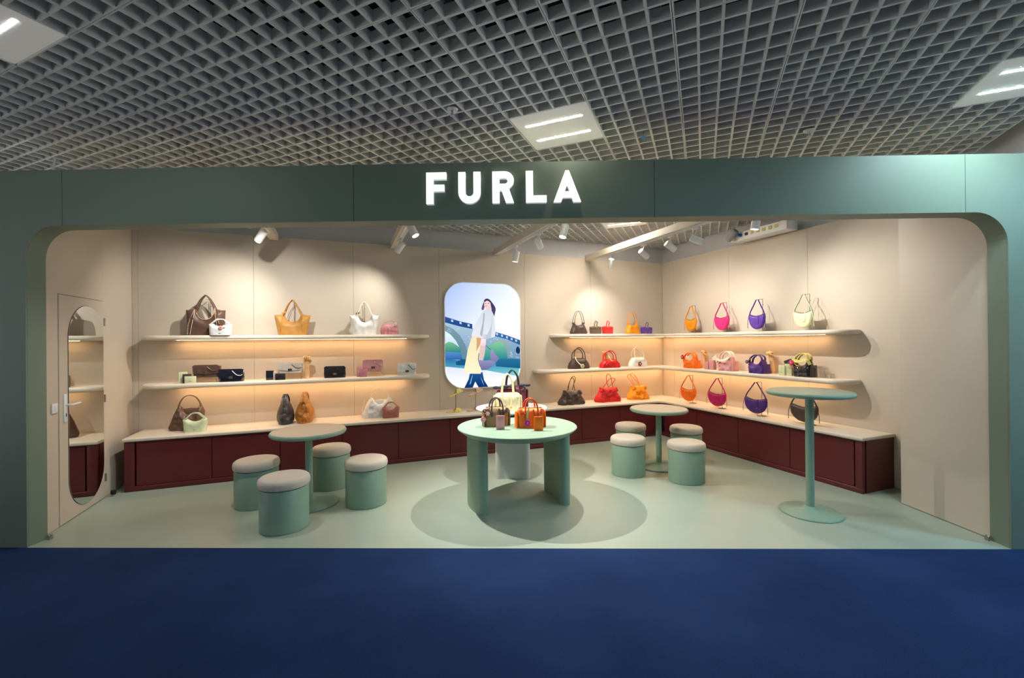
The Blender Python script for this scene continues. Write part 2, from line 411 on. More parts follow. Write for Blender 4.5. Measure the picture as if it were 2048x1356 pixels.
for i, (a, b) in enumerate(LIGHTS):
    t = thing('ceiling_light', LL[i], 'ceiling light', C(a + TS / 2, b + TS / 2, ZC), AC, 'ceiling light panels')
    obj('plate', MB().rbox((0, 0, 0.012), (TS - 0.012, TS - 0.012, 0.022), 0.002, 1), m_lum, t, smooth=False)
    ms = mat('cool_led_%d' % i, (255, 255, 255), emit=tuple(255 * x for x in LCOL[i]), estr=PANEL_E * LPOW[i])
    for y in (-0.13, 0.13):
        obj('light_strip', MB().box((0, y, 0.003), (0.44, 0.02, 0.006)), ms, t, smooth=False)
for (a, b), lb in (((-1.633, 2.709), 'white ceiling sprinkler left of the light panel over the sign'), ((0.791, 4.165), 'white ceiling sprinkler over the right half of the front')):
    t = thing('ceiling_sprinkler', lb, 'sprinkler', C(a, b, ZC), AC, 'ceiling sprinklers')
    obj('rosette', MB().lathe([(0, -.002), (.04, -.002), (.036, -.012), (.02, -.014), (0, -.014)], n=24), m_white, t)
    obj('sprinkler_head', MB().lathe([(0, -.012), (.012, -.014), (.008, -.028), (.006, -.045), (.018, -.047), (.018, -.05), (0, -.05)], n=14), m_steel, t)
for i, (a, b0, b1, z) in enumerate(((-2.35, 0.3, 4.2, 3.62), (-1.55, -0.2, 3.4, 3.66), (-0.35, 0.2, 3.2, 3.6))):
    lb = ['zinc cable tray above the grid, leftmost of the three', 'zinc cable tray above the grid, middle of the three', 'zinc cable tray above the grid, rightmost of the three'][i]
    t = thing('cable_tray', lb, 'cable tray', C(a, b0, z), AC, 'cable trays above the ceiling')
    L = b1 - b0
    for x in (-0.13, 0.13): obj('side_rail', MB().box((x, L / 2, 0.03), (0.004, L, 0.06)), m_tray, t, smooth=False)
    bed = MB()
    for k in range(int(L / 0.05)): bed.box((0, k * 0.05 + 0.02, 0), (0.26, 0.026, 0.004))
    for x in (-0.07, 0, 0.07): bed.box((x, L / 2, 0), (0.022, L, 0.0036))
    obj('tray_bed', bed, m_tray, t, smooth=False)
t = thing('hanger_rod', 'short thin white rod standing on the shop front at the left', 'rod', F(-3.72, 0.05, ZT), AF)
obj('rod', MB().tube([(0, 0, 0), (0.012, 0, 0.115)], 0.007, 8), m_white, t)
t = thing('hanging_tag', 'small blue tag hanging on a wire under the ceiling grid', 'tag', C(-0.42, 3.62, ZC - 0.0), AC)
obj('wire', MB().tube([(0, 0, 0.05), (0, 0, -0.04)], 0.0015, 6), m_dark, t)
obj('label_card', MB().rbox((0, 0, -0.055), (0.03, 0.004, 0.035), 0.001, 1), mat('blue_card', (90, 140, 190)), t)

# ---------------------------------------------------------------- beams, tracks, spotlights
def to_facade(u): return (3.511 - 0.3811 * u) / 0.9246
BEAMS = [(-0.82, 'cream ceiling beam with light track, leftmost of the four'), (0.70, 'cream ceiling beam with light track, second from the left'), (2.25, 'cream ceiling beam with light track, third from the left'), (3.87, 'cream ceiling beam with light track, rightmost and longest')]
for u, lb in BEAMS:
    v0 = to_facade(u) + 0.01; v1 = DB - 0.004; L = v1 - v0
    t = thing('ceiling_beam', lb, 'beam', W(u, v0, 2.92), RB, 'beams across the booth')
    obj('beam', MB().rbox((0, L / 2, 0.045), (0.10, L, 0.09), 0.002, 1), m_beam, t, smooth=False)
    tr = obj('light_track', MB().box((-0.014, L / 2 - 0.25, -0.009), (0.008, L - .5, 0.018)).box((0.014, L / 2 - .25, -0.009), (0.008, L - .5, 0.018)).box((0, L / 2 - .25, -0.003), (0.03, L - .5, 0.006)), m_white, t, smooth=False)
def spot(u, v, z, target, label, power=1.0, ang=44, lit=True, col=(1.0, 0.95, 0.87)):
    base = W(u, v, 2.902); hp = W(u, v, z); d = (target - hp).normalized()
    t = thing('track_spotlight', label, 'spotlight', base, 0, 'track spotlights')
    inv = base
    obj('adapter', MB().rbox((0, 0, -0.014), (0.03, 0.09, 0.026), 0.003, 1, Matrix.Rotation(RB, 3, 'Z')), m_white, t)
    q = d.to_track_quat('-Z', 'Y').to_matrix()
    top = hp - base - d * 0.065
    obj('arm', MB().tube([Vector((0, 0, -0.02)), Vector((0, 0, -0.05)), top * 0.5 + Vector((0, 0, -.03)), top], 0.008, 8), m_white, t)
    h = obj('lamp_head', MB().lathe([(0, .075), (.036, .075), (.041, .07), (.041, -.07), (.0385, -.075), (.035, -.072), (.033, -.05), (0, -.05)], hp - base, 24, q), m_white, t)
    obj('lens', MB().lathe([(0, -.062), (.033, -.062)], hp - base, 20, q), m_lens, t)
    ld = bpy.data.lights.new('spot_light', 'SPOT'); ld.energy = SPOT_W * power; ld.spot_size = math.radians(ang); ld.spot_blend = 1.0
    ld.shadow_soft_size = 0.012; ld.color = col
    lo = bpy.data.objects.new('spot_light', ld); COL.objects.link(lo); lo.parent = t
    lo.location = hp - base + d * 0.085; lo.rotation_euler = d.to_track_quat('-Z', 'Y').to_euler()
spot(-0.82, 5.44, 2.757, W(-1.62, 6.30, 1.72), 'white track spotlight aimed left, on the leftmost beam', 1.35, 104)
spot(-0.82, 4.75, 2.757, W(-0.75, 6.40, 1.75), 'white track spotlight near the header on the leftmost beam', 1.5, 84)
spot(0.70, 4.693, 2.771, Vector((0.05, 4.35, 0.75)), 'bright track spotlight shining down to the table, on the second beam', 6.2, 84)
spot(0.70, 5.765, 2.80, W(0.0, 6.40, 1.75), 'white track spotlight tilted to the tan tote, on the second beam', 0.95, 96)
spot(2.25, 5.627, 2.753, W(1.9, 5.9, 0.6), 'white track spotlight pointing straight down near the lightbox', 0.5, 70)
spot(2.25, 4.866, 2.775, W(3.6, 6.40, 1.75), 'white track spotlight tilted right, middle of the third beam', 1.6, 74)
spot(2.25, 4.219, 2.776, Vector((0.05, 4.35, 0.75)), 'bright track spotlight facing the picture, on the third beam', 3.5, 84)
spot(3.87, 5.737, 2.764, W(4.1, 6.40, 1.7), 'white track spotlight pointing down, farthest on the rightmost beam', 0.9, 92)
spot(3.87, 4.945, 2.763, W(5.40, 5.1, 1.75), 'white track spotlight second from the corner on the rightmost beam', 1.2, 84)
spot(3.87, 4.424, 2.761, W(5.40, 4.1, 1.75), 'white track spotlight third from the corner on the rightmost beam', 1.2, 84)
spot(3.87, 3.989, 2.749, W(5.40, 2.85, 1.75), 'white track spotlight turned far right on the rightmost beam', 2.0, 80)
spot(3.87, 3.2, 2.76, W(3.6, 3.6, 0.0), 'unseen spotlight added as a floor wash, nearest the header on the rightmost beam', 1.0, 110)  # out of view, added as wide fill for the floor
spot(-0.82, 4.35, 2.757, W(-1.5, 4.9, 0.0), 'unseen spotlight added as a floor wash, behind the header on the leftmost beam', 1.2, 110)  # second added wash, hidden, brightens the left floor and jamb

# electrical box at the top of the right wall
t = thing('power_box', 'long white power socket box on top of the right wall', 'power box', W(DR - 0.10, 4.32, 2.972), RR)
obj('housing', MB().rbox((0, 0, 0.06), (0.86, 0.2, 0.12), 0.004, 1), m_white, t, smooth=False)
my = mat('yellow_socket', (214, 190, 110)); mbl = mat('blue_plug', (36, 84, 150))
for k in range(6): obj('socket', MB().rbox((-0.16 + k * 0.09, -0.102, 0.07), (0.05, 0.008, 0.04), 0.002, 1), my if k != 0 else m_dark, t)
obj('cable_plug', MB().lathe([(0, 0), (.022, 0), (.022, .05), (.012, .07), (0, .07)], (-0.25, -0.10, 0.07), 14, Matrix.Rotation(PI / 2, 3, 'X')), mbl, t)
t = thing('wall_floodlight', 'grey tilted floodlight head fixed to the power box', 'floodlight', W(DR - 0.25, 4.66, 3.0), RR)
obj('floodlight_head', MB().lathe([(0, .09), (.04, .09), (.045, .08), (.045, -.08), (.04, -.085), (0, -.085)], (0, -0.02, 0.05), 20, Matrix.Rotation(0.9, 3, 'Y')), mat('grey_enamel', (150, 152, 154)), t)
obj('bracket', MB().tube([(0, 0.05, 0.05), (0, -0.02, 0.06)], 0.012, 8), m_dark, t)

# ---------------------------------------------------------------- sign letters
def letter(ch, polys_holes, x0, label):
    t = thing('sign_letter', label, 'sign letter', F(x0, 0, 2.642), AF, 'lit letters of the shop sign')
    # outline with holes: built through constrained triangulation
    outl, holes = polys_holes; P = []; E = []
    for lp in [outl] + holes:
        o = len(P); P += [Vector(p) for p in lp]; E += [(o + k, o + (k + 1) % len(lp)) for k in range(len(lp))]
    r = delaunay_2d_cdt(P, E, [], 0, 1e-6)
    def inp(p, L):
        c = False
        for k in range(len(L)):
            a, b = L[k], L[(k + 1) % len(L)]
            if (a[1] > p[1]) != (b[1] > p[1]) and p[0] < (b[0] - a[0]) * (p[1] - a[1]) / (b[1] - a[1]) + a[0]: c = not c
        return c
    front = MB(); V = [(p.x, -0.035, p.y) for p in r[0]]; Fs = []
    for q in r[2]:
        c = sum((r[0][i] for i in q), Vector((0, 0))) / 3
        if inp(c, outl) and not any(inp(c, h) for h in holes):
            a, b, e = [r[0][i] for i in q]
            Fs.append(tuple(q) if (b - a).cross(e - a) > 0 else tuple(q)[::-1])
    front.add(V, Fs)
    side = MB()
    for lp in [outl] + holes:
        n = len(lp)
        side.add([(p[0], -0.0345, p[1]) for p in lp] + [(p[0], 0.0, p[1]) for p in lp], [(k, (k + 1) % n, n + (k + 1) % n, n + k) for k in range(n)])
    side.add([(v[0], 0.0, v[2]) for v in V], [q[::-1] for q in Fs])
    obj('letter_face', front, m_letter, t, smooth=False); obj('letter_return', side, m_letside, t, smooth=False)
k_ = 0.000713; h = 0.24; st = 75 * k_
w = 215 * k_
letter('F', ([(0, 0), (st, 0), (st, h * .40), (193 * k_, h * .40), (193 * k_, h * .61), (st, h * .61), (st, h * .785), (w, h * .785), (w, h), (0, h)], []), -0.716, 'glowing white letter F, first of the sign')
w = 237 * k_; ro = w / 2; ri = ro - st
letter('U', ([(0, h)] + [(ro - ro * math.cos(t), ro - ro * math.sin(t)) for t in [PI * k / 18 for k in range(19)]] + [(w, h), (w - st, h)] + [(ro + ri * math.cos(t), ro - ri * math.sin(t)) for t in [PI * k / 16 for k in range(17)]] + [(st, h)], []), -0.716 + 345 * k_, 'glowing white letter U, second of the sign')
w = 228 * k_; bo = h * .28; bx = w - bo
letter('R', ([(0, 0), (st, 0), (st, h * .40), (st + 24 * k_, h * .40), (w - 82 * k_, 0), (w, 0), (w - 52 * k_, h * .452)] + [(bx + bo * math.cos(t), h - bo + bo * math.sin(t)) for t in [-0.95 + (PI / 2 + .95) * k / 14 for k in range(15)]] + [(0, h)],
            [[(st, h * .61), (bx, h * .61)] + [(bx + h * .09 * math.cos(t), h * .70 + h * .09 * math.sin(t)) for t in [-PI / 2 + PI * k / 10 for k in range(11)]] + [(st, h * .79)]]), -0.716 + 709 * k_, 'glowing white letter R, third of the sign')
w = 218 * k_
letter('L', ([(0, 0), (w, 0), (w, h * .22), (st, h * .22), (st, h), (0, h)], []), -0.716 + 1067 * k_, 'glowing white letter L, fourth of the sign')
w = 290 * k_
letter('A', ([(0, 0), (78 * k_, 0), (96 * k_, h * .14), (w - 96 * k_, h * .14), (w - 78 * k_, 0), (w, 0), (w / 2 + 18 * k_, h), (w / 2 - 18 * k_, h)], [[(w / 2 - 29 * k_, h * .335), (w / 2 + 29 * k_, h * .335), (w / 2, h * .565)]]), -0.716 + 1361 * k_, 'glowing white letter A, last of the sign')

# ---------------------------------------------------------------- bench, cabinets, shelves
def in_booth(o): o.rotation_euler = (0, 0, RB); return o
BF, RF = 5.852, 4.898       # worktop front edges (v and u)
bl, br = -2.205, 2.85       # ends
poly = [(bl, DB), (bl + .0, BF + .02), (bl + .02, BF)] + [(RF - 0.12 + .12 * math.sin(a), BF - .12 + .12 * math.cos(a)) for a in [PI / 2 * k / 6 for k in range(7)]] + [(RF, br + .03), (RF + .03, br), (DR - .002, br), (DR - .002, DB - .002), (bl, DB - .002)]
poly = [(bl, DB - .002), (bl, BF + .02), (bl + .006, BF + .006), (bl + .02, BF)] + poly[3:10] + [(RF, br + .02), (RF + .006, br + .006), (RF + .02, br), (DR - .002, br), (DR - .002, DB - .002)]
wt = obj('worktop', MB().prism(poly, ZN - 0.036, ZN, bev=0.011, seg=3), m_shelf)
in_booth(tag(wt, 'long cream L-shaped bench top over the burgundy cabinets', 'worktop'))
def cabinet(label, org, rz, x0, x1, doors, dep, stile0, stile1):
    t = thing('base_cabinet', label, 'cabinet', org, rz, 'burgundy base cabinets')
    Hc = ZN - 0.0365
    obj('carcass', MB().box(((x0 + x1) / 2, dep / 2 + 0.03, Hc / 2), (x1 - x0 - .004, dep - 0.06, Hc - .004)), m_burg, t, smooth=False)
    obj('bottom_rail', MB().rbox(((x0 + x1) / 2, 0.02, 0.0275), (x1 - x0, 0.04, 0.055), 0.009, 3), m_burg, t)
    obj('top_rail', MB().rbox(((x0 + x1) / 2, 0.026, Hc - 0.009), (x1 - x0, 0.02, 0.018), 0.002, 1), m_burg, t)
    for a, b in (stile0, stile1):
        if b > a: obj('stile', MB().rbox(((a + b) / 2, 0.021, Hc / 2 + .0005), (b - a, 0.04, Hc - .001), 0.012, 3), m_burg, t)
    for a, b in zip(doors, doors[1:]):
        obj('cabinet_door', MB().rbox(((a + b) / 2, 0.0225, (0.058 + Hc - .02) / 2), (b - a - 0.006, 0.018, Hc - .02 - 0.058), 0.002, 1), m_burg, t, smooth=False)
cabinet('burgundy base cabinet run along the back wall under the bench', W(0, 5.868), RB, -2.19, 4.93, [-2.088, -1.394, -0.703, -0.012, 0.676, 1.362, 2.03, 2.702, 3.417, 4.104, 4.80], DB - 5.868 - .003, (-2.19, -2.10), (0, -1))
cabinet('burgundy base cabinet run along the right wall under the bench', W(4.914, 0), RR, -5.86, -2.862, [-5.82, -5.104, -4.379, -3.65, -2.95], DR - 4.914 - .003, (0, -1), (-2.94, -2.862))

SH, RS = 0.31, 0.2
def shelf(name, label, poly, ztop, leds):
    t = thing(name, label, 'shelf', (0, 0, 0), RB, 'wall shelves with light strips')
    obj('shelf_board', MB().prism(poly, ztop - 0.055, ztop, bev=0.024, seg=4), m_shelf, t)
    for (c, d) in leds:
        obj('led_strip', MB().box((c[0], c[1], ztop - 0.0525), (d[0], d[1], 0.006)), m_led, t, smooth=False)
def end_l(u): return [(u, DB - .002)] + [(u + RS - RS * math.cos(a), DB - SH + RS - RS * math.sin(a)) for a in [PI / 2 * k / 8 for k in range(9)]]
def end_r(u): return [(u - RS + RS * math.sin(a), DB - SH + RS - RS * math.cos(a)) for a in [PI / 2 * k / 8 for k in range(9)]] + [(u, DB - .002)]
LO = DB - 0.10
for z, lb in ((ZU, 'upper cream wall shelf left of the lightbox'), (ZL, 'lower cream wall shelf left of the lightbox')):
    shelf('wall_shelf', lb, end_l(-2.175) + end_r(1.165), z, [((-0.5, LO), (2.7, 0.014))])
def lshelf(u0, ri=0.16):
    a_ = [(DR - SH - ri + ri * math.sin(a), DB - SH - ri + ri * math.cos(a)) for a in [PI / 2 * k / 6 for k in range(7)]]
    ve = 3.166
    e_ = [(DR - SH + RS - RS * math.cos(a), ve + RS - RS * math.sin(a)) for a in [PI / 2 * k / 8 for k in range(9)]]
    return end_l(u0) + a_ + e_ + [(DR - .002, ve), (DR - .002, DB - .002)]
shelf('corner_shelf', 'upper cream corner shelf turning along the right wall', lshelf(3.14), ZU, [((4.42, LO), (1.9, 0.014)), ((DR - .10, 4.85), (0.014, 2.7))])
shelf('corner_shelf', 'lower cream corner shelf turning along the right wall', lshelf(2.84), ZL, [((4.27, LO), (2.2, 0.014)), ((DR - .10, 4.85), (0.014, 2.7))])

# ---------------------------------------------------------------- lightbox
t = thing('lightbox', 'glowing rounded lightbox poster of a walking woman before a stone bridge', 'lightbox', W(2.02, DB - 0.001, 1.675), RB)
obj('frame', MB().prism(rrect(1.225, 1.612, 0.305, 12), -0.024, 0.0, axis='Y'), m_white, t, smooth=False)
pm = MATS.get('print') or bpy.data.materials.new('poster_print'); pm.use_nodes = True
nt = pm.node_tree; nt.nodes.clear(); o_ = nt.nodes.new('ShaderNodeOutputMaterial'); em = nt.nodes.new('ShaderNodeEmission'); at = nt.nodes.new('ShaderNodeAttribute'); at.attribute_name = 'print'
em.inputs[1].default_value = 1.15; nt.links.new(at.outputs['Color'], em.inputs[0]); nt.links.new(em.outputs[0], o_.inputs[0])
PV, PF, PC = [], [], []
def pmap(x, y):
    s_ = (x - 158) / 807; sk = (1 - s_) * 0 + s_ * 1
    top, bot = 130 + 20 * s_, 1265 - 22 * s_
    return ((s_ - 0.5) * 1.2, (0.5 - (y - top) / (bot - top)) * 1.585)
RRD = 0.29
def inside_rr(p):
    x, z = abs(p[0]), abs(p[1])
    if x > .6 or z > .7925: return False
    if x > .6 - RRD and z > .7925 - RRD: return math.hypot(x - .6 + RRD, z - .7925 + RRD) <= RRD
    return True
def clip_rr(p):
    x, z = max(-.6, min(.6, p[0])), max(-.7925, min(.7925, p[1]))
    ax, az = abs(x), abs(z)
    if ax > .6 - RRD and az > .7925 - RRD:
        dx, dz = ax - .6 + RRD, az - .7925 + RRD; d = math.hypot(dx, dz)
        if d > RRD: ax, az = .6 - RRD + dx / d * RRD, .7925 - RRD + dz / d * RRD; x, z = math.copysign(ax, x), math.copysign(az, z)
    return (x, z)
def pp(pts, cols, lay, n=0):
    pts = [pmap(*p) for p in pts]
    if n: pts = [tuple(v) for v in spline([Vector((a, b, 0)) for a, b in pts], n, True)]
    pts = [clip_rr((p[0], p[1])) for p in pts]
    if isinstance(cols[0], (int, float)): cols = [cols] * 2
    zs = [p[1] for p in pts]; a, b = min(zs), max(zs)
    r = delaunay_2d_cdt([Vector(p) for p in pts], [(k, (k + 1) % len(pts)) for k in range(len(pts))], [list(range(len(pts)))], 1, 1e-7)
    o = len(PV)
    for v in r[0]:
        PV.append((v.x, -0.0246 - 0.00025 * lay, v.y)); f_ = (v.y - a) / max(b - a, 1e-6)
        PC.append(tuple(lin([c1 * f_ + c0 * (1 - f_) for c1, c0 in zip(cols[0], cols[1])])) + (1,))
    for q in r[2]:
        q = list(q); A_, B_, C_ = [r[0][i] for i in q]
        if (B_ - A_).cross(C_ - A_) < 0: q = q[::-1]
        PF.append([i + o for i in q])
# sky, built as a fan of rings so that the colour can fade from blue (upper left) to white
rr = rrect(1.2, 1.585, RRD, 10); o = 0
NR = 10
for k in range(NR + 1):
    for p in rr:
        q = (p[0] * k / NR, p[1] * k / NR) if k else (0.0, 0.0)
        PV.append((q[0], -0.0246, q[1]))
        f_ = max(0, min(1, 0.22 - q[0] * 0.6 + q[1] * 0.5)) ** 1.3
        PC.append(lin([250 - 92 * f_, 252 - 68 * f_, 255 - 6 * f_]) + (1,))
n_ = len(rr)
for k in range(NR):
    for i in range(n_): PF.append([k * n_ + i, k * n_ + (i + 1) % n_, (k + 1) * n_ + (i + 1) % n_, (k + 1) * n_ + i][::-1])
pp([(150, 545), (440, 620), (680, 700), (975, 795), (975, 1010), (150, 1010)], ((172, 196, 214), (96, 138, 176)), 1)
pp([(150, 498), (300, 545), (440, 578), (440, 630), (300, 600), (150, 560)], ((46, 84, 150), (30, 66, 120)), 2)
pp([(670, 655), (820, 700), (975, 752), (975, 805), (820, 745), (670, 702)], ((60, 104, 170), (44, 84, 140)), 2)
for x, y in ((230, 542), (316, 565), (400, 590), (705, 684), (760, 702), (815, 720), (868, 738), (918, 756)): pp([(x - 10, y - 14), (x + 12, y - 8), (x + 12, y + 16), (x - 10, y + 10)], (176, 204, 236), 3)
pp([(150, 588), (240, 630), (310, 700), (362, 790), (388, 880), (395, 980), (330, 980), (150, 980)], ((120, 150, 160), (92, 130, 150)), 2)
pp([(150, 650), (215, 690), (268, 755), (305, 830), (325, 900), (330, 985), (150, 985)], ((226, 238, 250), (150, 190, 220)), 3)
pp([(150, 790), (190, 765), (235, 775), (270, 800), (310, 830), (322, 880), (150, 890)], ((120, 186, 140), (40, 124, 120)), 4)
pp([(150, 872), (325, 880), (330, 960), (150, 955)], ((84, 140, 200), (40, 96, 160)), 5)
pp([(670, 752), (740, 742), (805, 765), (850, 830), (872, 920), (870, 990), (670, 990)], ((150, 170, 170), (110, 146, 160)), 2)
pp([(670, 785), (730, 765), (775, 790), (805, 850), (820, 930), (818, 985), (560, 985), (575, 860), (620, 800)], ((130, 200, 150), (30, 120, 140)), 3)
pp([(938, 820), (962, 850), (960, 890), (938, 900), (918, 880), (918, 845)], (20, 50, 96), 3, 3)
pp([(150, 950), (400, 975), (975, 985), (975, 1160), (580, 1075), (150, 1035)], ((38, 112, 168), (128, 206, 204)), 5)
pp([(265, 985), (330, 950), (440, 965), (440, 1025), (270, 1015)], (24, 84, 128), 6)
pp([(690, 960), (860, 950), (975, 960), (975, 1060), (690, 1035)], ((40, 110, 150), (20, 90, 128)), 6)
pp([(150, 1030), (580, 1078), (975, 1160), (975, 1275), (150, 1275)], ((214, 222, 246), (240, 240, 250)), 7)
rs_ = random.Random(3)
for k in range(70):
    x = rs_.uniform(165, 955); y = 560 + (x - 160) * .30 + rs_.uniform(10, 90) + (60 if 330 < x < 470 or x > 830 else 0)
    if 215 < x < 330 and y > 640 or 690 < x < 840 and y > 745: continue
    q = rs_.uniform(-18, 22); pp([(x, y), (x + 22, y + 6), (x + 22, y + 18), (x, y + 12)], (150 + q, 178 + q, 200 + q), 2.5)
# figure
pp([(560, 1095), (410, 1105), (395, 1170), (350, 1275), (440, 1275), (466, 1195), (500, 1275), (605, 1275), (560, 1180), (545, 1100)], ((30, 84, 140), (10, 50, 104)), 8)
pp([(430, 1140), (440, 1120), (420, 1210), (405, 1230)], (150, 190, 230), 9)
pp([(520, 1140), (545, 1190), (560, 1240), (540, 1200)], (120, 170, 220), 9)
pp([(440, 700), (425, 740), (390, 850), (370, 960), (345, 1085), (400, 1108), (525, 1112), (530, 960), (560, 800), (545, 700)], ((236, 220, 176), (240, 236, 196)), 9)
pp([(486, 720), (535, 730), (520, 800), (480, 870)], (206, 160, 120), 10)
pp([(525, 800), (580, 800), (570, 900), (545, 970), (510, 970), (515, 870)], (214, 190, 186), 10)
pp([(565, 335), (585, 305), (620, 308), (655, 345), (690, 400), (690, 440), (672, 500), (650, 460), (645, 400), (625, 350)], ((58, 54, 92), (76, 66, 108)), 9, 3)
pp([(568, 335), (545, 385), (540, 420), (560, 425), (572, 390)], (96, 84, 124), 9, 3)
pp([(575, 345), (600, 325), (632, 345), (640, 380), (640, 410), (600, 415), (575, 395), (568, 370)], ((246, 214, 208), (238, 196, 196)), 11, 3)
pp([(576, 352), (592, 350), (592, 357), (578, 358)], (96, 74, 92), 12); pp([(606, 350), (624, 350), (622, 357), (606, 357)], (96, 74, 92), 12)
pp([(580, 380), (590, 376), (600, 381), (589, 387)], (210, 90, 116), 12)
pp([(570, 425), (540, 460), (490, 545), (455, 610), (428, 705), (470, 710), (545, 725), (600, 735), (680, 715), (692, 660), (682, 560), (672, 480), (640, 415), (600, 412)], ((206, 212, 222), (222, 226, 232)), 10)
pp([(560, 450), (550, 560), (520, 690), (545, 722), (560, 600), (575, 470)], (168, 176, 192), 11)
pp([(660, 480), (650, 600), (640, 720), (600, 740), (545, 735), (555, 690), (600, 690), (640, 600)], (186, 194, 208), 11)
pp([(545, 690), (590, 700), (580, 800), (530, 800), (525, 770)], (232, 220, 228), 11)
pp([(525, 780), (575, 775), (582, 800), (560, 812), (528, 808)], (246, 206, 210), 12)
pp([(640, 850), (660, 860), (690, 910), (725, 945), (700, 985), (660, 985), (630, 960), (632, 900)], ((158, 150, 190), (120, 116, 164)), 12)
pp([(495, 960), (560, 972), (620, 965), (690, 985), (650, 1035), (595, 1068), (540, 1075), (510, 1020)], ((146, 144, 186), (104, 104, 152)), 13)
pp([(495, 965), (505, 890), (512, 890), (503, 965)], (70, 76, 116), 13); pp([(585, 805), (640, 850), (634, 858), (580, 812)], (110, 104, 150), 13)
me = bpy.data.meshes.new('print'); me.from_pydata(PV, [], PF); me.update(); me.materials.append(pm)
ca = me.color_attributes.new('print', 'FLOAT_COLOR', 'POINT')
for i, c in enumerate(PC): ca.data[i].color = c
po = bpy.data.objects.new('print', me); COL.objects.link(po); po.parent = t

# ---------------------------------------------------------------- stools and tables
def stool(x, y, seam, label):
    t = thing('drum_stool', label, 'stool', (x, y, 0), seam, 'sage drum stools')
    obj('drum', MB().lathe([(0, 0), (.190, 0), (.195, .004), (.195, .352), (.191, .357), (.180, .357), (0, .357)], n=56), m_sage, t)
    obj('cushion', MB().lathe([(0, .360), (.186, .360), (.200, .366), (.206, .380), (.206, .405), (.200, .428), (.184, .441), (.14, .446), (0, .448)], n=56), m_cush, t)
    obj('cushion_seam', MB().strap([(0.2, 0, .364), (.2075, 0, .385), (.2075, 0, .405), (.203, 0, .424)], 0.006, 0.002, side=(0, 1, 0)), m_cush, t)
proto_stools = [(-1.984, 3.796, -1.45, 'sage drum stool with cream seat, nearest to the blue carpet'), (-2.537, 4.334, 1, 'sage drum stool with cream seat, leftmost of all'), (-2.012, 4.85, 2, 'sage drum stool with cream seat, hidden behind the left table post'), (-1.455, 4.338, 1.5, 'sage drum stool with cream seat, right of the left cafe table'),
                (1.607, 5.979, 2, 'sage drum stool with cream seat, back left at the corner cafe table'), (1.368, 5.204, 1, 'sage drum stool with cream seat, front left at the corner cafe table'), (2.285, 5.779, 2, 'sage drum stool with cream seat, back right at the corner cafe table'), (1.952, 4.937, 1, 'sage drum stool with cream seat, front right at the corner cafe table')]
for q in proto_stools: stool(*q)
m_toprefl = mat('sage_top_reflection', (196, 184, 166), rough=0.42, var=0.02)  # sage tops: reflection of the warm wall painted in as taupe
def cafe(x, y, R, z, Rb, label, name='cafe_table', top=None):
    t = thing(name, label, 'table', (x, y, 0), 0)
    obj('tabletop', MB().lathe([(0, z - .044), (R - .03, z - .044), (R - .010, z - .040), (R - .001, z - .028), (R, z - .020), (R - .003, z - .010), (R - .012, z - .002), (R - .03, z), (0, z)], n=72), m_sage, t)
    obj('top_reflection', MB().lathe([(R - .012, z - .0015), (R - .028, z + .0012), (0, z + .0012)], n=72), top or m_toprefl, t)  # thin disc that carries the painted wall reflection
    obj('post', MB().lathe([(.034, .02), (.034, z - .044)], n=28), m_sage, t)
    obj('base_plate', MB().lathe([(0, 0), (Rb - .004, 0), (Rb, .006), (Rb - .006, .014), (Rb * .6, .022), (.08, .036), (.045, .048), (.034, .06)], n=72), m_sage, t)
cafe(-2.019, 4.334, 0.35, 0.729, 0.277, 'round sage cafe table among the four stools at the left')
cafe(1.828, 5.486, 0.348, 0.732, 0.27, 'round sage cafe table in the corner by the coloured bags')
cafe(2.715, 4.007, 0.345, 1.112, 0.25, 'tall round sage standing table at the right', 'bar_table', mat('bar_top_reflection', (142, 148, 128), rough=0.42, var=0.02))  # bar table top: painted reflection kept closer to sage
def slab_leg(a, b, bulge, th, z1, mt, par, name='leg'):
    a, b = Vector(a), Vector(b); d = b - a; L = d.length; d.normalize(); n = Vector((d.y, -d.x)); N = 14; pa, pb = [], []
    cen = [(a + d * (L * k / N) + n * (bulge * (1 - (2 * k / N - 1) ** 2))) for k in range(N + 1)]
    for k, c in enumerate(cen):
        tt = (cen[min(k + 1, N)] - cen[max(k - 1, 0)]).normalized(); nn = Vector((tt.y, -tt.x)); pa.append(c + nn * th / 2); pb.append(c - nn * th / 2)
    def cap(c, p, q, out):
        v = p - c; r = []
        for k in range(1, 7):
            an = PI * k / 7; r.append(c + v * math.cos(an) + out * (th / 2) * math.sin(an))
        return r
    t1 = (cen[-1] - cen[-2]).normalized(); t0 = (cen[0] - cen[1]).normalized()
    outl = pa + cap(cen[-1], pa[-1], pb[-1], t1) + pb[::-1] + cap(cen[0], pb[0], pa[0], t0)
    obj(name, MB().prism([(p.x, p.y) for p in outl], 0.0, z1), mt, par, ang=30)
t = thing('display_table', 'large round sage display table with two curved slab legs', 'table', (0.044, 4.347, 0), 0)
R = 0.588; z = 0.75
obj('tabletop', MB().lathe([(0, z - .062), (R - .075, z - .062), (R - .068, z - .06), (R - .006, z - .016), (R, z - .009), (R, z - .004), (R - .004, z), (0, z)], n=96), m_sage, t)
slab_leg((0.331, 0.305), (0.46, -0.085), -0.035, 0.098, z - .062, m_sage, t)
slab_leg((-0.324, -0.305), (-0.456, 0.085), -0.035, 0.098, z - .062, m_sage, t)
t = thing('display_table', 'round off-white display table behind the sage one', 'table', (-0.012, 5.2, 0), 0)
m_off = mat('offwhite_lacquer', (206, 204, 198), rough=0.4, var=0.015)
R = 0.424; z = 0.80
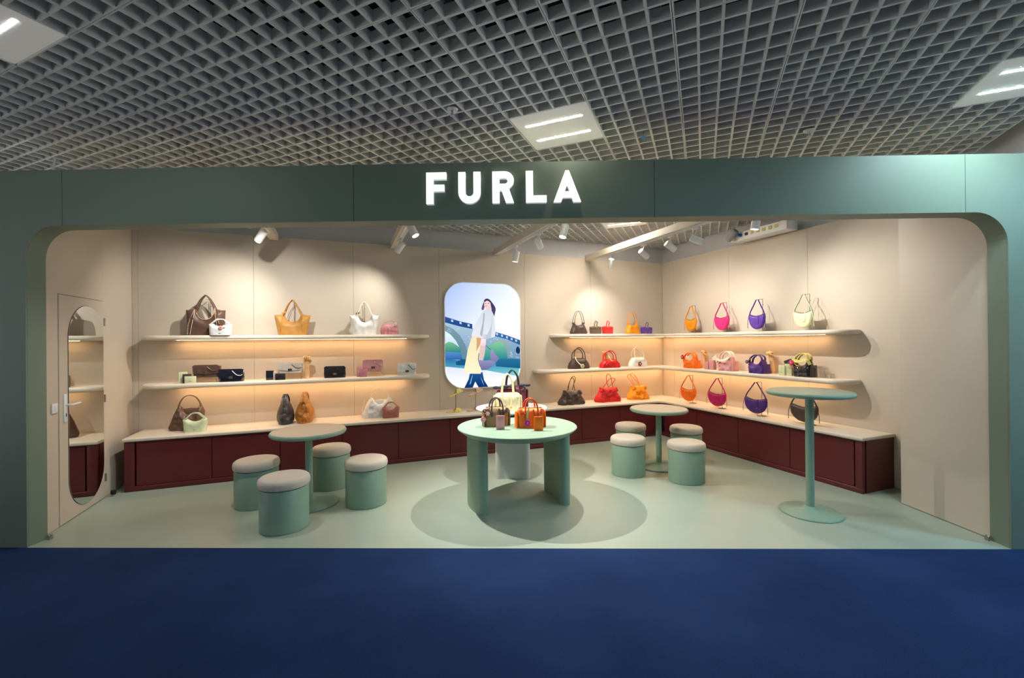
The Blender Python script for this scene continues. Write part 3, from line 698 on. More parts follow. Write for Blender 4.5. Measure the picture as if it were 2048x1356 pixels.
obj('tabletop', MB().lathe([(0, z - .040), (R - .06, z - .040), (R - .004, z - .012), (R, z - .007), (R, z - .003), (R - .003, z), (0, z)], n=80), m_off, t)
slab_leg((-0.15, -0.13), (0.165, -0.13), -0.03, 0.085, z - .04, m_off, t)
slab_leg((0.165, 0.2), (-0.15, 0.2), -0.03, 0.085, z - .04, m_off, t)

# ---------------------------------------------------------------- handbags and small goods
L_brown = leather('brown_leather', (92, 66, 56)); L_brown2 = leather('bronze_leather', (96, 68, 54), 0.34); L_tan = leather('tan_leather', (196, 140, 66)); L_white = leather('white_leather', (232, 230, 224))
L_silver = leather('pearl_leather', (214, 216, 214), 0.3); L_pink = leather('pink_leather', (214, 152, 154)); L_pinkp = leather('pink_patent', (214, 140, 148), patent=True); L_pgreen = leather('pistachio_leather', (206, 214, 174))
L_grey = leather('charcoal_leather', (66, 62, 62), 0.34); L_ochre = leather('ochre_leather', (186, 118, 44), 0.36); L_cream = leather('cream_leather', (224, 212, 172)); L_rose = leather('rose_leather', (176, 108, 98))
L_navy = leather('navy_patent', (34, 36, 48), patent=True); L_black = leather('black_leather', (40, 38, 40), 0.34); L_taupe = leather('taupe_leather', (198, 186, 174)); L_dbrown = leather('dark_brown_leather', (78, 62, 54), 0.36)
L_red = leather('red_leather', (206, 26, 30)); L_orange = leather('orange_leather', (236, 112, 14)); L_amber = leather('amber_leather', (240, 148, 18)); L_purple = leather('purple_leather', (96, 58, 160)); L_violet = leather('deep_violet_leather', (74, 40, 120))
L_mag = leather('magenta_leather', (214, 44, 118)); L_mag2 = leather('deep_magenta_leather', (180, 22, 92)); L_lemon = leather('lemon_leather', (226, 228, 184)); L_burg = leather('burgundy_leather', (104, 38, 52)); L_olive = leather('khaki_leather', (140, 116, 80)); L_dpat = leather('dark_brown_patent', (44, 36, 36), patent=True)
L_redp = leather('red_patent', (220, 44, 44), patent=True); L_purp = leather('purple_patent', (94, 56, 158), patent=True); L_brp = leather('brown_patent', (96, 78, 64), patent=True); L_yellow = leather('yellow_leather', (222, 206, 110)); L_sand = leather('sand_leather', (216, 178, 150))
m_silk = mat('yellow_silk', (234, 218, 130), rough=0.35, var=0.25, vscale=30); m_silkw = mat('white_silk', (240, 228, 214), rough=0.4, var=0.15, vscale=30)
def xs(L): return [(p[0], p[1]) for p in L]
def sm(pts, n=5): return [(v.x, v.y) for v in spline([Vector((a, b, 0)) for a, b in pts], n)]
def bag(name, label, loc, rz, group=None): return thing(name, label, 'handbag', loc, rz, group)
def stand(label, loc, rz, h, hook=0.05, base=0.05, lead=0.0):
    t = thing('display_stand', label, 'display stand', loc, rz, 'metal bag stands')
    obj('foot_plate', MB().lathe([(0, 0), (base, 0), (base, .004), (base - .002, .005), (0, .005)], n=28), m_rod, t)
    obj('upright', MB().tube([(0, 0, .004), (0, 0, h)], 0.0032, 8), m_rod, t)
    obj('hook_arm', MB().tube([(0, 0, h), (-hook, 0, h), (-hook, lead, h - .006)] if lead else [(0, 0, h), (-hook, 0, h)], 0.003, 8), m_rod, t)
    obj('clamp_screw', MB().tube([(0, 0, h * .82), (.014, 0, h * .82)], 0.004, 8), m_rod, t)
    return t
def charm(t, c, r, col, col2=None, n=6, name='flower_charm'):
    mb = MB(); c = Vector(c)
    for k in range(n):
        a = 2 * PI * k / n; mb.ball(c + Vector((r * .62 * math.cos(a), 0, r * .62 * math.sin(a))), r * .5, 8, (1, .55, 1))
    o = obj(name, mb, mat('charm_%d_%d_%d' % col, col, rough=0.5), t)
    obj('charm_centre', MB().ball(c + Vector((0, -r * .3, 0)), r * .32, 8, (1, .6, 1)), mat('charmc_%d_%d_%d' % (col2 or (240, 220, 160)), col2 or (240, 220, 160)), o)
def tote(name, label, u, v, z, w, hb, h, D, m, rz=RB, base=.78, stitch=False, zap=None, strapw=.03, belt=True, group='totes on the upper left shelf'):
    t = bag(name, label, W(u, v, z), rz, group); b = base / 2
    half = [(b * w, 0), ((b + .5) / 2 * w, hb * .5), (.5 * w, hb * .99), (.40 * w, hb * .985), (.30 * w, hb * 1.02), (.235 * w, hb * 1.04)] + sm([(.235 * w, hb * 1.04), (.19 * w, hb * .86), (.12 * w, hb * .70), (0, hb * .63)], 4)[1:]
    o = half + [(-x, y) for x, y in half[::-1][1:]]
    obj('body', MB().puff(o, D, soft=.07, step=w / 20, disp=wrinkle(.008, 9, u)), m, t)
    for sg in (-1, 1):
        y = sg * D * .28
        pts = spline([(-.255 * w, y, hb * .95), (-.21 * w, y, hb * 1.12), (-.12 * w, y * .6, hb * 1.12 + (h - hb * 1.12) * .6), (-.02 * w, y * .3, h - .004), (.02 * w, y * .3, h - .004), (.12 * w, y * .6, hb * 1.12 + (h - hb * 1.12) * .6), (.21 * w, y, hb * 1.12), (.255 * w, y, hb * .95)], 6)
        obj('handle', MB().strap(pts, strapw, .007, side=(0.35, 1, 0), taper=lambda q: 1.25 - .5 * math.sin(PI * q)), m, t)
    for sg in (-1, 1):
        obj('side_seam', MB().tube(spline([(sg * .245 * w, -D * .42, hb * .99), (sg * .30 * w, -D * .5 - .006, hb * .5), (sg * .36 * w, -D * .5 - .004, 0.01)], 6), .0022, 6), m if not stitch else L_cream, t)
    if belt: obj('strap_keeper', MB().rbox((-.225 * w, -D * .33, hb * 1.09), (.05, .012, .02), .003, 1, Matrix.Rotation(-.35, 3, 'Y')), m_gold if m is L_white else m, t)
    if stitch:
        bead = MB()
        path = spline([(-.43 * w, -D * .40, .02), (-.40 * w, -D * .47, hb * .45), (-.30 * w, -D * .5, hb * .8), (-.255 * w, -D * .38, hb * 1.0)], 9) + spline([(.25 * w, -D * .36, hb * 1.05), (.21 * w, -D * .33, hb * .84), (.13 * w, -D * .34, hb * .68), (0, -D * .36, hb * .615), (-.13 * w, -D * .36, hb * .68), (-.21 * w, -D * .34, hb * .86)], 6) + spline([(.255 * w, -D * .40, hb * 1.0), (.32 * w, -D * .5, hb * .7), (.37 * w, -D * .5, hb * .45)], 8)
        for p in path: bead.box(p, (.011, .006, .004), ry=.6)
        obj('whip_stitching', bead, mat('stitch_thread', (226, 196, 168)), t)
        for sg in (-1,): obj('lace_end', MB().strap([(-.26 * w, -D * .40, hb * .98), (-.30 * w, -D * .56, hb * .7), (-.28 * w, -D * .56, hb * .62)], .012, .004, side=(1, 0, 0)), L_dbrown, t)
    return t
tote('tote_bag', 'large brown tote with whip-stitched seams on the upper left shelf', -1.536, 6.276, ZU, .404, .31, .484, .13, L_brown, base=.93, stitch=True)
tote('tote_bag', 'large tan leather tote alone on the upper left shelf', -0.595, 6.276, ZU, .422, .26, .451, .14, L_tan)
tote('tote_bag', 'large white leather tote on the upper left shelf', 0.284, 6.276, ZU, .394, .265, .449, .14, L_white)
for u, lb in ((-1.52, 'thin metal bag stand inside the brown stitched tote'), (-0.585, 'thin metal bag stand inside the tan tote'), (0.29, 'thin metal bag stand inside the white tote')):
    stand(lb, W(u, 6.40, ZU), RB, .44, hook=0.02, base=0.03, lead=-.11)
def clutch(name, label, u, v, z, w, h, D, m, hole=True, rz=RB, top=.70, base=.92, group='small handbags on the left'):
    t = bag(name, label, W(u, v, z), rz, group); b = base / 2; hb = h * top
    o = [(-b * w, 0), (b * w, 0), (.5 * w, hb * .92), (.49 * w, hb * .98), (.3 * w, hb * 1.02)] + sm([(.3 * w, hb * 1.02), (.18 * w, hb * .86), (0, hb * .78), (-.18 * w, hb * .86), (-.3 * w, hb * 1.02)], 4)[1:] + [(-.49 * w, hb * .98), (-.5 * w, hb * .92)]
    obj('body', MB().puff(o, D, soft=.045, step=w / 18, disp=wrinkle(.005, 14, u)), m, t)
    for sg in (-1, 1):
        obj('handle', MB().strap(spline([(-.42 * w, sg * D * .2, hb * .96), (-.25 * w, sg * D * .2, h * .86), (-.12 * w, sg * D * .15, h * .985), (.12 * w, sg * D * .15, h * .985), (.25 * w, sg * D * .2, h * .86), (.42 * w, sg * D * .2, hb * .96)], 6), .010, .012), m, t)
    obj('stamp', MB().box((0, -D * .5 - .002, hb * .18), (.022, .002, .004)), m_gold, t)
    return t
c = clutch('clutch_bag', 'small pearl white handbag with a pink flower charm before the brown tote', -1.358, 6.145, ZU, .242, .193, .08, L_silver); charm(c, (0.01, -.05, .09), .022, (228, 160, 150), (190, 60, 60)); charm(c, (0.045, -.048, .105), .016, (240, 236, 230))
clutch('clutch_bag', 'small pistachio handbag with cut-out handle before the bronze hobo', -1.587, 6.03, ZN, .239, .214, .09, L_pgreen)
clutch('clutch_bag', 'small dusty rose handbag before the white hobo', 0.598, 6.055, ZN, .225, .205, .09, L_rose)
t = bag('pouch_bag', 'small glossy pink gathered pouch beside the white tote', W(0.605, 6.256, ZU), RB)
obj('body', MB().puff([(-.11, 0), (.12, 0), (.125, .06), (.11, .115), (.05, .14), (-.05, .142), (-.105, .11), (-.12, .05)], .13, soft=.055, step=.014, disp=wrinkle(.012, 16, 2, pleat=.008, pk=70, pz=.12, pr=.09)), L_pinkp, t)
obj('handle', MB().strap(spline([(-.10, 0, .11), (-.06, 0, .165), (.02, 0, .186), (.09, 0, .16), (.11, 0, .11)], 6), .018, .006), L_pinkp, t)
charm(t, (.075, -.06, .145), .022, (240, 222, 216), name='star_charm')
def hobo(label, u, v, z, w, h, D, m, flip=1, group='slouchy hobos on the bench'):
    t = bag('hobo_bag', label, W(u, v, z), RB, group)
    o = [(-.46, 0), (.30, 0), (.42, .10), (.47, .32), (.49, .52), (.44, .64), (.36, .70)] + [(.26, .58), (.14, .48), (.02, .46), (-.08, .55), (-.14, .68)] + [(-.20, .70), (-.27, .62), (-.36, .44), (-.44, .22), (-.5, .08)]
    o = [(flip * x * w, y * h) for x, y in o]
    if flip < 0: o = o[::-1]
    obj('body', MB().puff(o, D, soft=.075, step=w / 30, disp=wrinkle(.028, 13, u + 3)), m, t)
    obj('handle', MB().strap(spline([(flip * x * w, 0, y * h) for x, y in ((-.24, .60), (-.19, .78), (-.08, .94), (.06, .995), (.22, .95), (.33, .82), (.40, .64))], 6), .03, .008, taper=lambda q: 1.5 - .8 * math.sin(PI * q)), m, t)
    obj('inner_lining', MB().puff([(flip * x * w, y * h) for x, y in ((-.16, .45), (.34, .45), (.36, .6), (.1, .62), (-.14, .6))][::flip], D * .5, soft=.05, step=w / 12, c=(0, .02, 0)), m, t)
    return t
hobo('large bronze slouchy hobo at the left end of the bench', -1.717, 6.21, ZN, .365, .404, .15, L_brown2)
t = hobo('large cream slouchy hobo on the bench below the white bags', 0.437, 6.20, ZN, .412, .375, .15, L_white)
obj('hanging_cord', MB().tube(spline([(-.17, -.05, .23), (-.2, -.08, .1), (-.19, -.09, .02), (-.15, -.1, .004)], 6), .004, 6), L_white, t)
def side_tote(label, u, v, z, w, h, m):
    t = bag('bucket_tote', label, W(u, v, z), RB, 'totes standing end-on on the bench')
    o = [(-.36, 0), (.36, 0), (.47, .10), (.5, .26), (.45, .42), (.33, .60), (.20, .76), (.09, .86), (-.09, .86), (-.20, .76), (-.33, .60), (-.45, .42), (-.5, .26), (-.47, .10)]
    obj('body', MB().puff([(x * w, y * h) for x, y in o], .3, soft=.09, step=w / 24, disp=wrinkle(.03, 15, u * 5)), m, t)
    obj('gusset_fold', MB().tube(spline([(-.3 * w, -.152, .05 * h), (0, -.162, .2 * h), (.3 * w, -.152, .05 * h)], 6), .004, 6), m, t)
    for sx in (-1, 1):
        obj('handle', MB().strap(spline([(sx * .16 * w, -.1, .70 * h), (sx * .13 * w, -.07, .86 * h), (sx * .05 * w, 0, .995 * h), (sx * .13 * w, .07, .86 * h), (sx * .16 * w, .1, .70 * h)], 6), .022, .008, side=(1, 0, 0)), m, t)
    obj('top_strap', MB().strap(spline([(-.2 * w, -.13, .66 * h), (0, -.15, .70 * h), (.08 * w, -.16, .58 * h)], 6), .016, .005), L_dbrown, t)
side_tote('charcoal leather tote standing end-on on the bench', -0.673, 6.18, ZN, .205, .369, L_grey)
side_tote('ochre leather tote standing end-on on the bench', -0.453, 6.18, ZN, .228, .382, L_ochre)
def flap(label, u, v, z, w, h, D, m, clasp, chain=True, riser=0.0, chaincol=None, style=0):
    t = bag('flap_bag', label, W(u, v, z + riser), RB, 'flap bags on the lower left shelf')
    o = [(-.48 * w, 0), (.48 * w, 0), (.5 * w, .3 * h), (.48 * w, .92 * h), (.40 * w, h), (-.40 * w, h), (-.48 * w, .92 * h), (-.5 * w, .3 * h)]
    obj('body', MB().puff(o, D, soft=.035, step=w / 16, disp=wrinkle(.005, 18, u)), m, t)
    fl = obj('flap', MB().puff([(-.46 * w, .30 * h), (-.2 * w, .25 * h), (.2 * w, .25 * h), (.46 * w, .30 * h), (.485 * w, .9 * h), (.42 * w, h * 1.01), (-.42 * w, h * 1.01), (-.485 * w, .9 * h)], .016, soft=.02, step=w / 14, c=(0, -D * .5 - .003, 0), disp=wrinkle(.006, 20, u + 1), free=lambda p: False), m, t)
    cl = obj('clasp', MB().rbox((0, -D * .5 - .016, .34 * h), (.042, .008, .028), .002, 1), clasp, t)
    obj('clasp_turn', MB().rbox((0, -D * .5 - .022, .34 * h), (.012, .006, .018), .002, 1), m_steel if clasp is not m_steel else m_gold, cl)
    if chain: obj('chain', MB().tube(spline([(-.02 * w, -D * .3, h * 1.01), (.12 * w, -D * .5 - .022, h * .75), (.26 * w, -D * .5 - .022, h * .52), (.42 * w, -D * .5 - .012, h * .52), (.48 * w, -D * .2, h * .85)], 7), .0042, 6), chaincol or m_steel, t)
    if style: obj('side_gusset', MB().puff([(-.05, 0), (.05, 0), (.04, h * .9), (-.04, h * .9)], .014, soft=.02, step=.02, c=(.5 * w, 0, 0), R=Matrix.Rotation(PI / 2, 3, 'Z')), m, t)
    if riser:
        r = thing('acrylic_riser', 'clear acrylic riser under the ' + label.split(' ', 1)[1] if False else 'clear acrylic riser beneath the ' + label.split(' flap')[0].replace('crinkled ', '') + ' flap bag', 'riser', W(u, v, z), RB, 'acrylic risers')
        obj('top_plate', MB().rbox((0, 0, riser - .003), (w * .9, .12, .005), .001, 1), m_acry, r, smooth=False)
        for sx in (-1, 1): obj('side_plate', MB().rbox((sx * w * .44, 0, riser / 2 - .003), (.005, .12, riser - .006), .001, 1), m_acry, r, smooth=False)
    return t
flap('brown crinkled flap bag with steel clasp', -1.536, 6.286, ZL, .271, .145, .09, L_brown, m_steel, riser=.062, style=1)
flap('navy patent flap bag with steel clasp and white chain', -1.263, 6.22, ZL, .274, .153, .09, L_navy, m_steel, chaincol=m_white)
flap('taupe flap bag with dark clasp beside the wooden hand', -0.626, 6.286, ZL, .289, .129, .09, L_taupe, m_dark, riser=.078, chaincol=m_rod)
flap('black leather flap bag with gold clasp', -0.095, 6.24, ZL, .27, .152, .09, L_black, m_gold, chaincol=L_black)
flap('pink flap bag with dark clasp and chain', 0.385, 6.286, ZL, .268, .158, .09, L_pink, m_dark, riser=.065)
flap('white flap bag with dark clasp at the shelf end', 0.834, 6.24, ZL, .261, .168, .09, L_white, m_dark, chaincol=m_rod)
def wallet(label, loc, rz, w, h, th, m, m2=None, fold=False, lean=0.0):
    t = thing('wallet', label, 'wallet', loc, rz, 'wallets and card cases')
    R_ = Matrix.Rotation(-lean, 3, 'X')
    obj('cover', MB().rbox(R_ @ Vector((0, -th * .3, h / 2)), (w, th * .6, h), .004, 2, R_), m, t)
    obj('back_cover', MB().rbox(R_ @ Vector((0, th * .25, h / 2 - .001)), (w * .985, th * .5, h * .98), .004, 2, R_), m2 or m, t)
    if fold:
        obj('envelope_flap', MB().prism([(-w * .49, h * .02), (-w * .30, h * .1), (w * .28, h * .46), (w * .28, h * .54), (-w * .30, h * .9), (-w * .49, h * .98)], -th * .6 - .0035, -th * .6 + .001, axis='Y'), m, t, smooth=False)
        obj('snap', MB().ball((w * .2, -th * .6 - .004, h / 2), .005, 8), m_gold, t)
    else: obj('stamp', MB().box(R_ @ Vector((0, -th * .6 - .0008, h * .3)), (w * .25, .001, .004)), m_gold, t)
    return t
wallet('cream wallet with brown spine standing, leftmost on the lower left shelf', W(-1.765, 6.25, ZL), RB + .35, .085, .13, .022, L_pgreen, L_brown, True)
wallet('small brown card holder between two cream wallets', W(-1.712, 6.205, ZL), RB, .085, .108, .02, L_dbrown)
wallet('wide cream wallet in front of the brown card holder', W(-1.668, 6.165, ZL), RB, .113, .083, .02, L_lemon)
wallet('upright glossy black wallet on the lower left shelf', W(-0.852, 6.236, ZL), RB, .089, .119, .025, L_navy)
wallet('slim taupe card case between the two black wallets', W(-0.795, 6.20, ZL), RB + .6, .03, .105, .02, L_taupe)
wallet('low wide black wallet before the taupe bag', W(-0.73, 6.18, ZL), RB, .112, .082, .025, L_black)
wallet('tall pink wallet before the pink flap bag', W(0.215, 6.22, ZL), RB, .08, .14, .02, L_pink)
wallet('short pink wallet before the pink flap bag', W(0.262, 6.175, ZL), RB, .089, .107, .02, L_pinkp)
def wooden_hand(label, loc, rz, h, s=1.0, tilt=0.0):
    t = thing('wooden_hand', label, 'mannequin hand', loc, rz, 'pale wooden display hands')
    T = Matrix.Rotation(tilt, 3, 'Y')
    def q(x, y, z): return T @ Vector((x * s, y * s, z))
    n = 10; fa = MB().tube([q(0, 0, 0), q(0, 0, h * .3), q(0, 0, h * .55), q(0, 0, h * .64)], [.034 * s, .031 * s, .026 * s, .025 * s], 14)
    obj('forearm', fa, m_wood, t)
    obj('palm', MB().puff([(-.03 * s, 0), (.03 * s, 0), (.043 * s, .04 * s), (.04 * s, .09 * s), (-.04 * s, .09 * s), (-.043 * s, .04 * s)], .032 * s, soft=.02, step=.012, c=q(0, 0, h * .62), R=T), m_wood, t)
    for k in range(4):
        x = -.031 + k * .021; l = (.9, 1.0, .97, .8)[k]; z0 = h * .62 + .085 * s
        obj('finger', MB().tube([q(x, 0, z0), q(x, -.004, z0 + .026 * l * s), q(x, -.03 * 1, z0 + .036 * l * s), q(x, -.045, z0 + .016 * s), q(x, -.04, z0 - .008 * s)], [.0105 * s, .0105 * s, .010 * s, .009 * s, .008 * s], 8), m_wood, t)
    obj('thumb', MB().tube([q(.034, -.006, h * .62 + .03 * s), q(.052, -.02, h * .62 + .055 * s), q(.044, -.045, h * .62 + .078 * s), q(.024, -.055, h * .62 + .085 * s)], [.012 * s, .0115 * s, .010 * s, .008 * s], 8), m_wood, t)
wooden_hand('pale wooden display hand closed to a fist beside the taupe flap bag', W(-0.435, 6.30, ZL), RB, .27, 1.0)

# mules
def mule(label, loc, rz, m, h=0.0, tilt=0.0):
    t = thing('mule_shoe', label, 'shoe', loc, rz, 'slide mules on the bench')
    T = Matrix.Rotation(tilt, 3, 'Y')
    o = [(v.x, v.y) for v in spline([Vector(p) for p in ((-.12, 0, 0), (-.09, -.032, 0), (0, -.030, 0), (.07, -.044, 0), (.115, -.03, 0), (.128, 0.005, 0), (.10, .036, 0), (.02, .034, 0), (-.09, .030, 0))], 4, True)]
    mb = MB().prism(o, 0, .016, bev=.004, seg=2); mb.v = [tuple(T @ Vector(p) + Vector((0, 0, h))) for p in mb.v]
    obj('sole', mb, m, t)
    for a, b, y in ((.02, .085, 1), (.085, .02, -1)):
        pts = spline([(a, -.040, .008), (a * .7 + b * .3, -.030, .045), (.055, 0, .06), (b * .7 + a * .3, .030, .045), (b, .040, .008)], 5)
        sb = MB().strap(pts, .042, .005, side=(1, 0, 0)); sb.v = [tuple(T @ Vector(p) + Vector((0, 0, h))) for p in sb.v]
        obj('crossed_strap', sb, m, t)
    return t
for u, m_, nm in ((1.50, L_yellow, 'yellow'), (1.80, L_sand, 'sand pink')):
    mule('flat %s mule lying on the bench below the lightbox' % nm, W(u - .02, 6.13, ZN), RB + .1, m_)
    mule('raised %s mule propped on a thin stand' % nm, W(u + .04, 6.27, ZN + .235), RB + .2, m_, 0.0, -.35)
    s_ = thing('shoe_stand', 'thin metal shoe stand below the raised %s mule' % nm, 'display stand', W(u + .04, 6.27, ZN), RB, 'metal shoe stands')
    obj('foot_plate', MB().lathe([(0, 0), (.045, 0), (.045, .004), (0, .005)], n=24), m_rod, s_); obj('upright', MB().tube([(0, 0, .003), (0, 0, .2345)], .004, 8), m_rod, s_)

# ---- bags on the central tables
def duffel(label, x, y, z, rz, w, hb, h, D, m, mh, two=True, extra=None):
    t = bag('duffel_bag', label, (x, y, z), rz, 'duffel bags on the display tables')
    o = [(-.49 * w, 0), (.49 * w, 0), (.5 * w, .35 * hb), (.49 * w, .75 * hb), (.44 * w, .93 * hb), (.34 * w, hb), (-.34 * w, hb), (-.44 * w, .93 * hb), (-.49 * w, .75 * hb), (-.5 * w, .35 * hb)]
    obj('body', MB().puff(o, D, soft=.06, step=w / 18, disp=wrinkle(.008, 12, x * 7)), m, t)
    for sx in (-1, 1): obj('end_panel', MB().puff([(-D * .36, 0), (D * .36, 0), (D * .40, hb * .5), (D * .26, hb * .82), (-D * .26, hb * .82), (-D * .40, hb * .5)], .02, soft=.02, step=.02, c=(sx * w * .492, 0, .002), R=Matrix.Rotation(PI / 2, 3, 'Z')), m, t)
    obj('zip', MB().box((0, 0, hb + .001), (w * .8, .012, .006)), m_gold, t)
    for sg in (-1, 1):
        obj('handle', MB().tube(spline([(-.22 * w, sg * D * .50, hb * .72), (-.215 * w, sg * D * .44, hb * .98), (-.17 * w, sg * D * .3, hb + (h - hb) * .6), (-.05 * w, sg * D * .22, h - .004), (.05 * w, sg * D * .22, h - .004), (.17 * w, sg * D * .3, hb + (h - hb) * .6), (.215 * w, sg * D * .44, hb * .98), (.22 * w, sg * D * .50, hb * .72)], 6), .0075, 8), mh, t)
        for sx in (-1, 1): obj('handle_tab', MB().rbox((sx * .22 * w, sg * (D * .5 + .004), hb * .66), (.022, .008, .05), .003, 1), mh, t)
    for sx in (-1, 1): obj('corner_flap', MB().rbox((sx * .36 * w, -D * .44, hb * .84), (.034, .014, .05), .004, 2, Matrix.Rotation(sx * .45, 3, 'Y') @ Matrix.Rotation(-.5, 3, 'X')), mh, t)
    obj('key_clochette', MB().strap(spline([(.06 * w, -D * .45, hb * .95), (.10 * w, -D * .58, hb * .6), (.09 * w, -D * .60, hb * .25)], 5), .014, .005, side=(1, 0, 0)), mh, t)
    obj('padlock', MB().rbox((.09 * w, -D * .60, hb * .2), (.02, .01, .024), .003, 1), m_gold, t)
    return t
d = duffel('khaki duffel bag with pink flower charms on the sage table', -0.165, 4.36, 0.75, .28, .262, .185, .275, .13, L_olive, L_dbrown)
charm(d, (-.145, -.07, .08), .026, (226, 150, 156), (250, 226, 226)); charm(d, (-.105, -.085, .135), .02, (214, 160, 150)); charm(d, (-.13, -.06, .16), .018, (120, 60, 60))
obj('charm_strap', MB().tube(spline([(-.06, -.05, .2), (-.1, -.08, .17), (-.14, -.08, .1)], 6), .004, 6), L_dbrown, d)
d = duffel('bright orange duffel bag with purple flower charm on the sage table', 0.172, 4.28, 0.75, .20, .285, .185, .275, .13, L_orange, leather('burnt_orange_leather', (196, 70, 16)))
charm(d, (-.052, -.09, .055), .03, (150, 36, 140), (236, 70, 150)); obj('charm_strap', MB().strap(spline([(-.03, -.06, .19), (-.05, -.085, .13), (-.052, -.09, .07)], 6), .014, .005, side=(1, 0, 0)), mat('silk_green', (150, 170, 120), rough=.4, var=.3, vscale=40), d)
wallet('pink envelope card case leaning at the khaki duffel', (-0.118, 4.165, 0.75), .1, .08, .132, .022, L_pink, None, True)
wallet('orange envelope card case before the orange duffel', (0.24, 4.10, 0.75), .1, .084, .132, .022, L_orange, None, True)
d = duffel('cream duffel bag with tall handles on the off-white table', -0.055, 5.0, 0.80, .12, .31, .20, .405, .14, L_cream, L_cream)
d = duffel('burgundy duffel bag with black bows behind the cream one', 0.0, 5.25, 0.80, .12, .36, .25, .43, .14, L_burg, L_black)
for c_ in ((-.17, -.08, .24), (.14, -.06, .26), (-.05, -.08, .25)):
    obj('bow', MB().ball((c_[0] - .035, c_[1], c_[2]), .034, 10, (1.1, .5, .6)).ball((c_[0] + .035, c_[1], c_[2]), .034, 10, (1.1, .5, .6)).ball(c_, .014, 8), mat('navy_bow', (46, 44, 62), rough=.45), d)

# ---- right part of the back wall
def gathered(label, u, v, z, w, h, m):
    t = bag('gathered_hobo', label, W(u, v, z), RB, 'gathered hobos on the upper corner shelf')
    hb = h * .47
    o = [(-.48 * w, 0), (.48 * w, 0), (.5 * w, .08 * h), (.38 * w, .32 * h), (.30 * w, hb), (.27 * w, hb * 1.04)] + sm([(.27 * w, hb * 1.04), (.16 * w, hb * .88), (0, hb * .82), (-.16 * w, hb * .88), (-.27 * w, hb * 1.04)], 3)[1:] + [(-.30 * w, hb), (-.38 * w, .32 * h), (-.5 * w, .08 * h)]
    obj('body', MB().puff(o, .12, soft=.06, step=w / 24, disp=wrinkle(.006, 14, u, pleat=.014, pk=62, pz=hb, pr=hb * .95)), m, t)
    for y in (-.03, .03):
        obj('handle', MB().strap(spline([(-.29 * w, y, hb * .95), (-.25 * w, y, h * .66), (-.13 * w, y, h * .93), (0, y, h * .995), (.13 * w, y, h * .93), (.25 * w, y, h * .66), (.29 * w, y, hb * .95)], 6), .016, .006, side=(.3, 1, 0)), m, t)
    for sx in (-1, 1): obj('handle_ring', MB().rbox((sx * .285 * w, 0, hb * 1.02), (.028, .07, .014), .003, 1), m, t)
    return t
gathered('brown gathered hobo at the left of the upper corner shelf', 3.591, 6.266, ZU, .316, .375, L_dbrown)
gathered('orange gathered hobo on the upper corner shelf', 4.649, 6.266, ZU, .289, .37, L_amber)
def mini(label, u, v, z, w, h, m):
    t = bag('mini_bag', label, W(u, v, z), RB, 'mini patent bags on the upper corner shelf')
    hb = h * .58
    o = [(-.44 * w, 0), (.44 * w, 0), (.47 * w, .4 * hb), (.47 * w, hb)] + [(x * w, hb * (1 + .05 * math.sin(k * 2.1))) for k, x in enumerate((.35, .2, .05, -.1, -.25, -.38))] + [(-.47 * w, hb), (-.47 * w, .4 * hb)]
    obj('body', MB().puff(o, .085, soft=.03, step=w / 18, disp=wrinkle(.010, 26, u, pleat=.005, pk=110, pz=hb, pr=hb * .5)), m, t)
    for k, (x, y) in enumerate(((-.08 * w, -.03), (.14 * w, .03))):
        obj('handle', MB().tube(spline([(x - .12 * w, y, hb * .95), (x - .10 * w, y, h * .78), (x, y, h * .99), (x + .13 * w, y, h * .9), (x + .10 * w, y, h * .72), (x + .06 * w, y, hb * .95)], 6), .0042, 7), m, t)
    obj('clasp', MB().rbox((0, -.046, hb * .92), (.02, .006, .012), .002, 1), m_gold, t)
mini('small dark brown patent bag with looped handles on the upper corner shelf', 3.906, 6.256, ZU, .23, .215, L_brp)
mini('small red patent bag on the upper corner shelf', 4.139, 6.256, ZU, .216, .218, L_redp)
mini('small purple patent bag beside the orange gathered hobo', 4.918, 6.236, ZU, .235, .199, L_purp)
def bowling(label, u, v, z, w, h, m, rz=RB, lean=0.0):
    t = bag('bowling_bag', label, W(u, v, z), rz, 'bowling bags on the lower corner shelf')
    hb = h * .47
    o = [(-.48 * w, 0), (.48 * w, 0), (.5 * w, .12 * hb), (.44 * w, .6 * hb), (.34 * w, .9 * hb), (.22 * w, hb), (-.22 * w, hb), (-.34 * w, .9 * hb), (-.44 * w, .6 * hb), (-.5 * w, .12 * hb)]
    obj('body', MB().puff(o, .14, soft=.06, step=w / 24, disp=wrinkle(.008, 15, u, pleat=.006, pk=55, pz=hb * .7, pr=hb * .7)), m, t)
    obj('zip', MB().tube(spline([(-.34 * w, 0, .9 * hb + .002), (-.22 * w, 0, hb + .003), (.22 * w, 0, hb + .003), (.34 * w, 0, .9 * hb + .002)], 5), .004, 6), m, t)
    for y, k in ((-.045, 1), (.045, .94)):
        obj('handle', MB().tube(spline([(-.24 * w, y * 1.2, hb * .75), (-.25 * w, y, hb * 1.05), (-.24 * w + lean * .3, y * .7, h * .78 * k), (-.08 * w + lean, y * .5, h * .985 * k), (.08 * w + lean, y * .5, h * .97 * k), (.22 * w + lean * .3, y * .7, h * .76 * k), (.25 * w, y, hb * 1.05), (.24 * w, y * 1.2, hb * .75)], 6), .0075, 8), m, t)
    for sx in (-1, 1): obj('handle_tab', MB().rbox((sx * .24 * w, -.068, hb * .7), (.02, .008, .05), .003, 1), m, t)
    return t
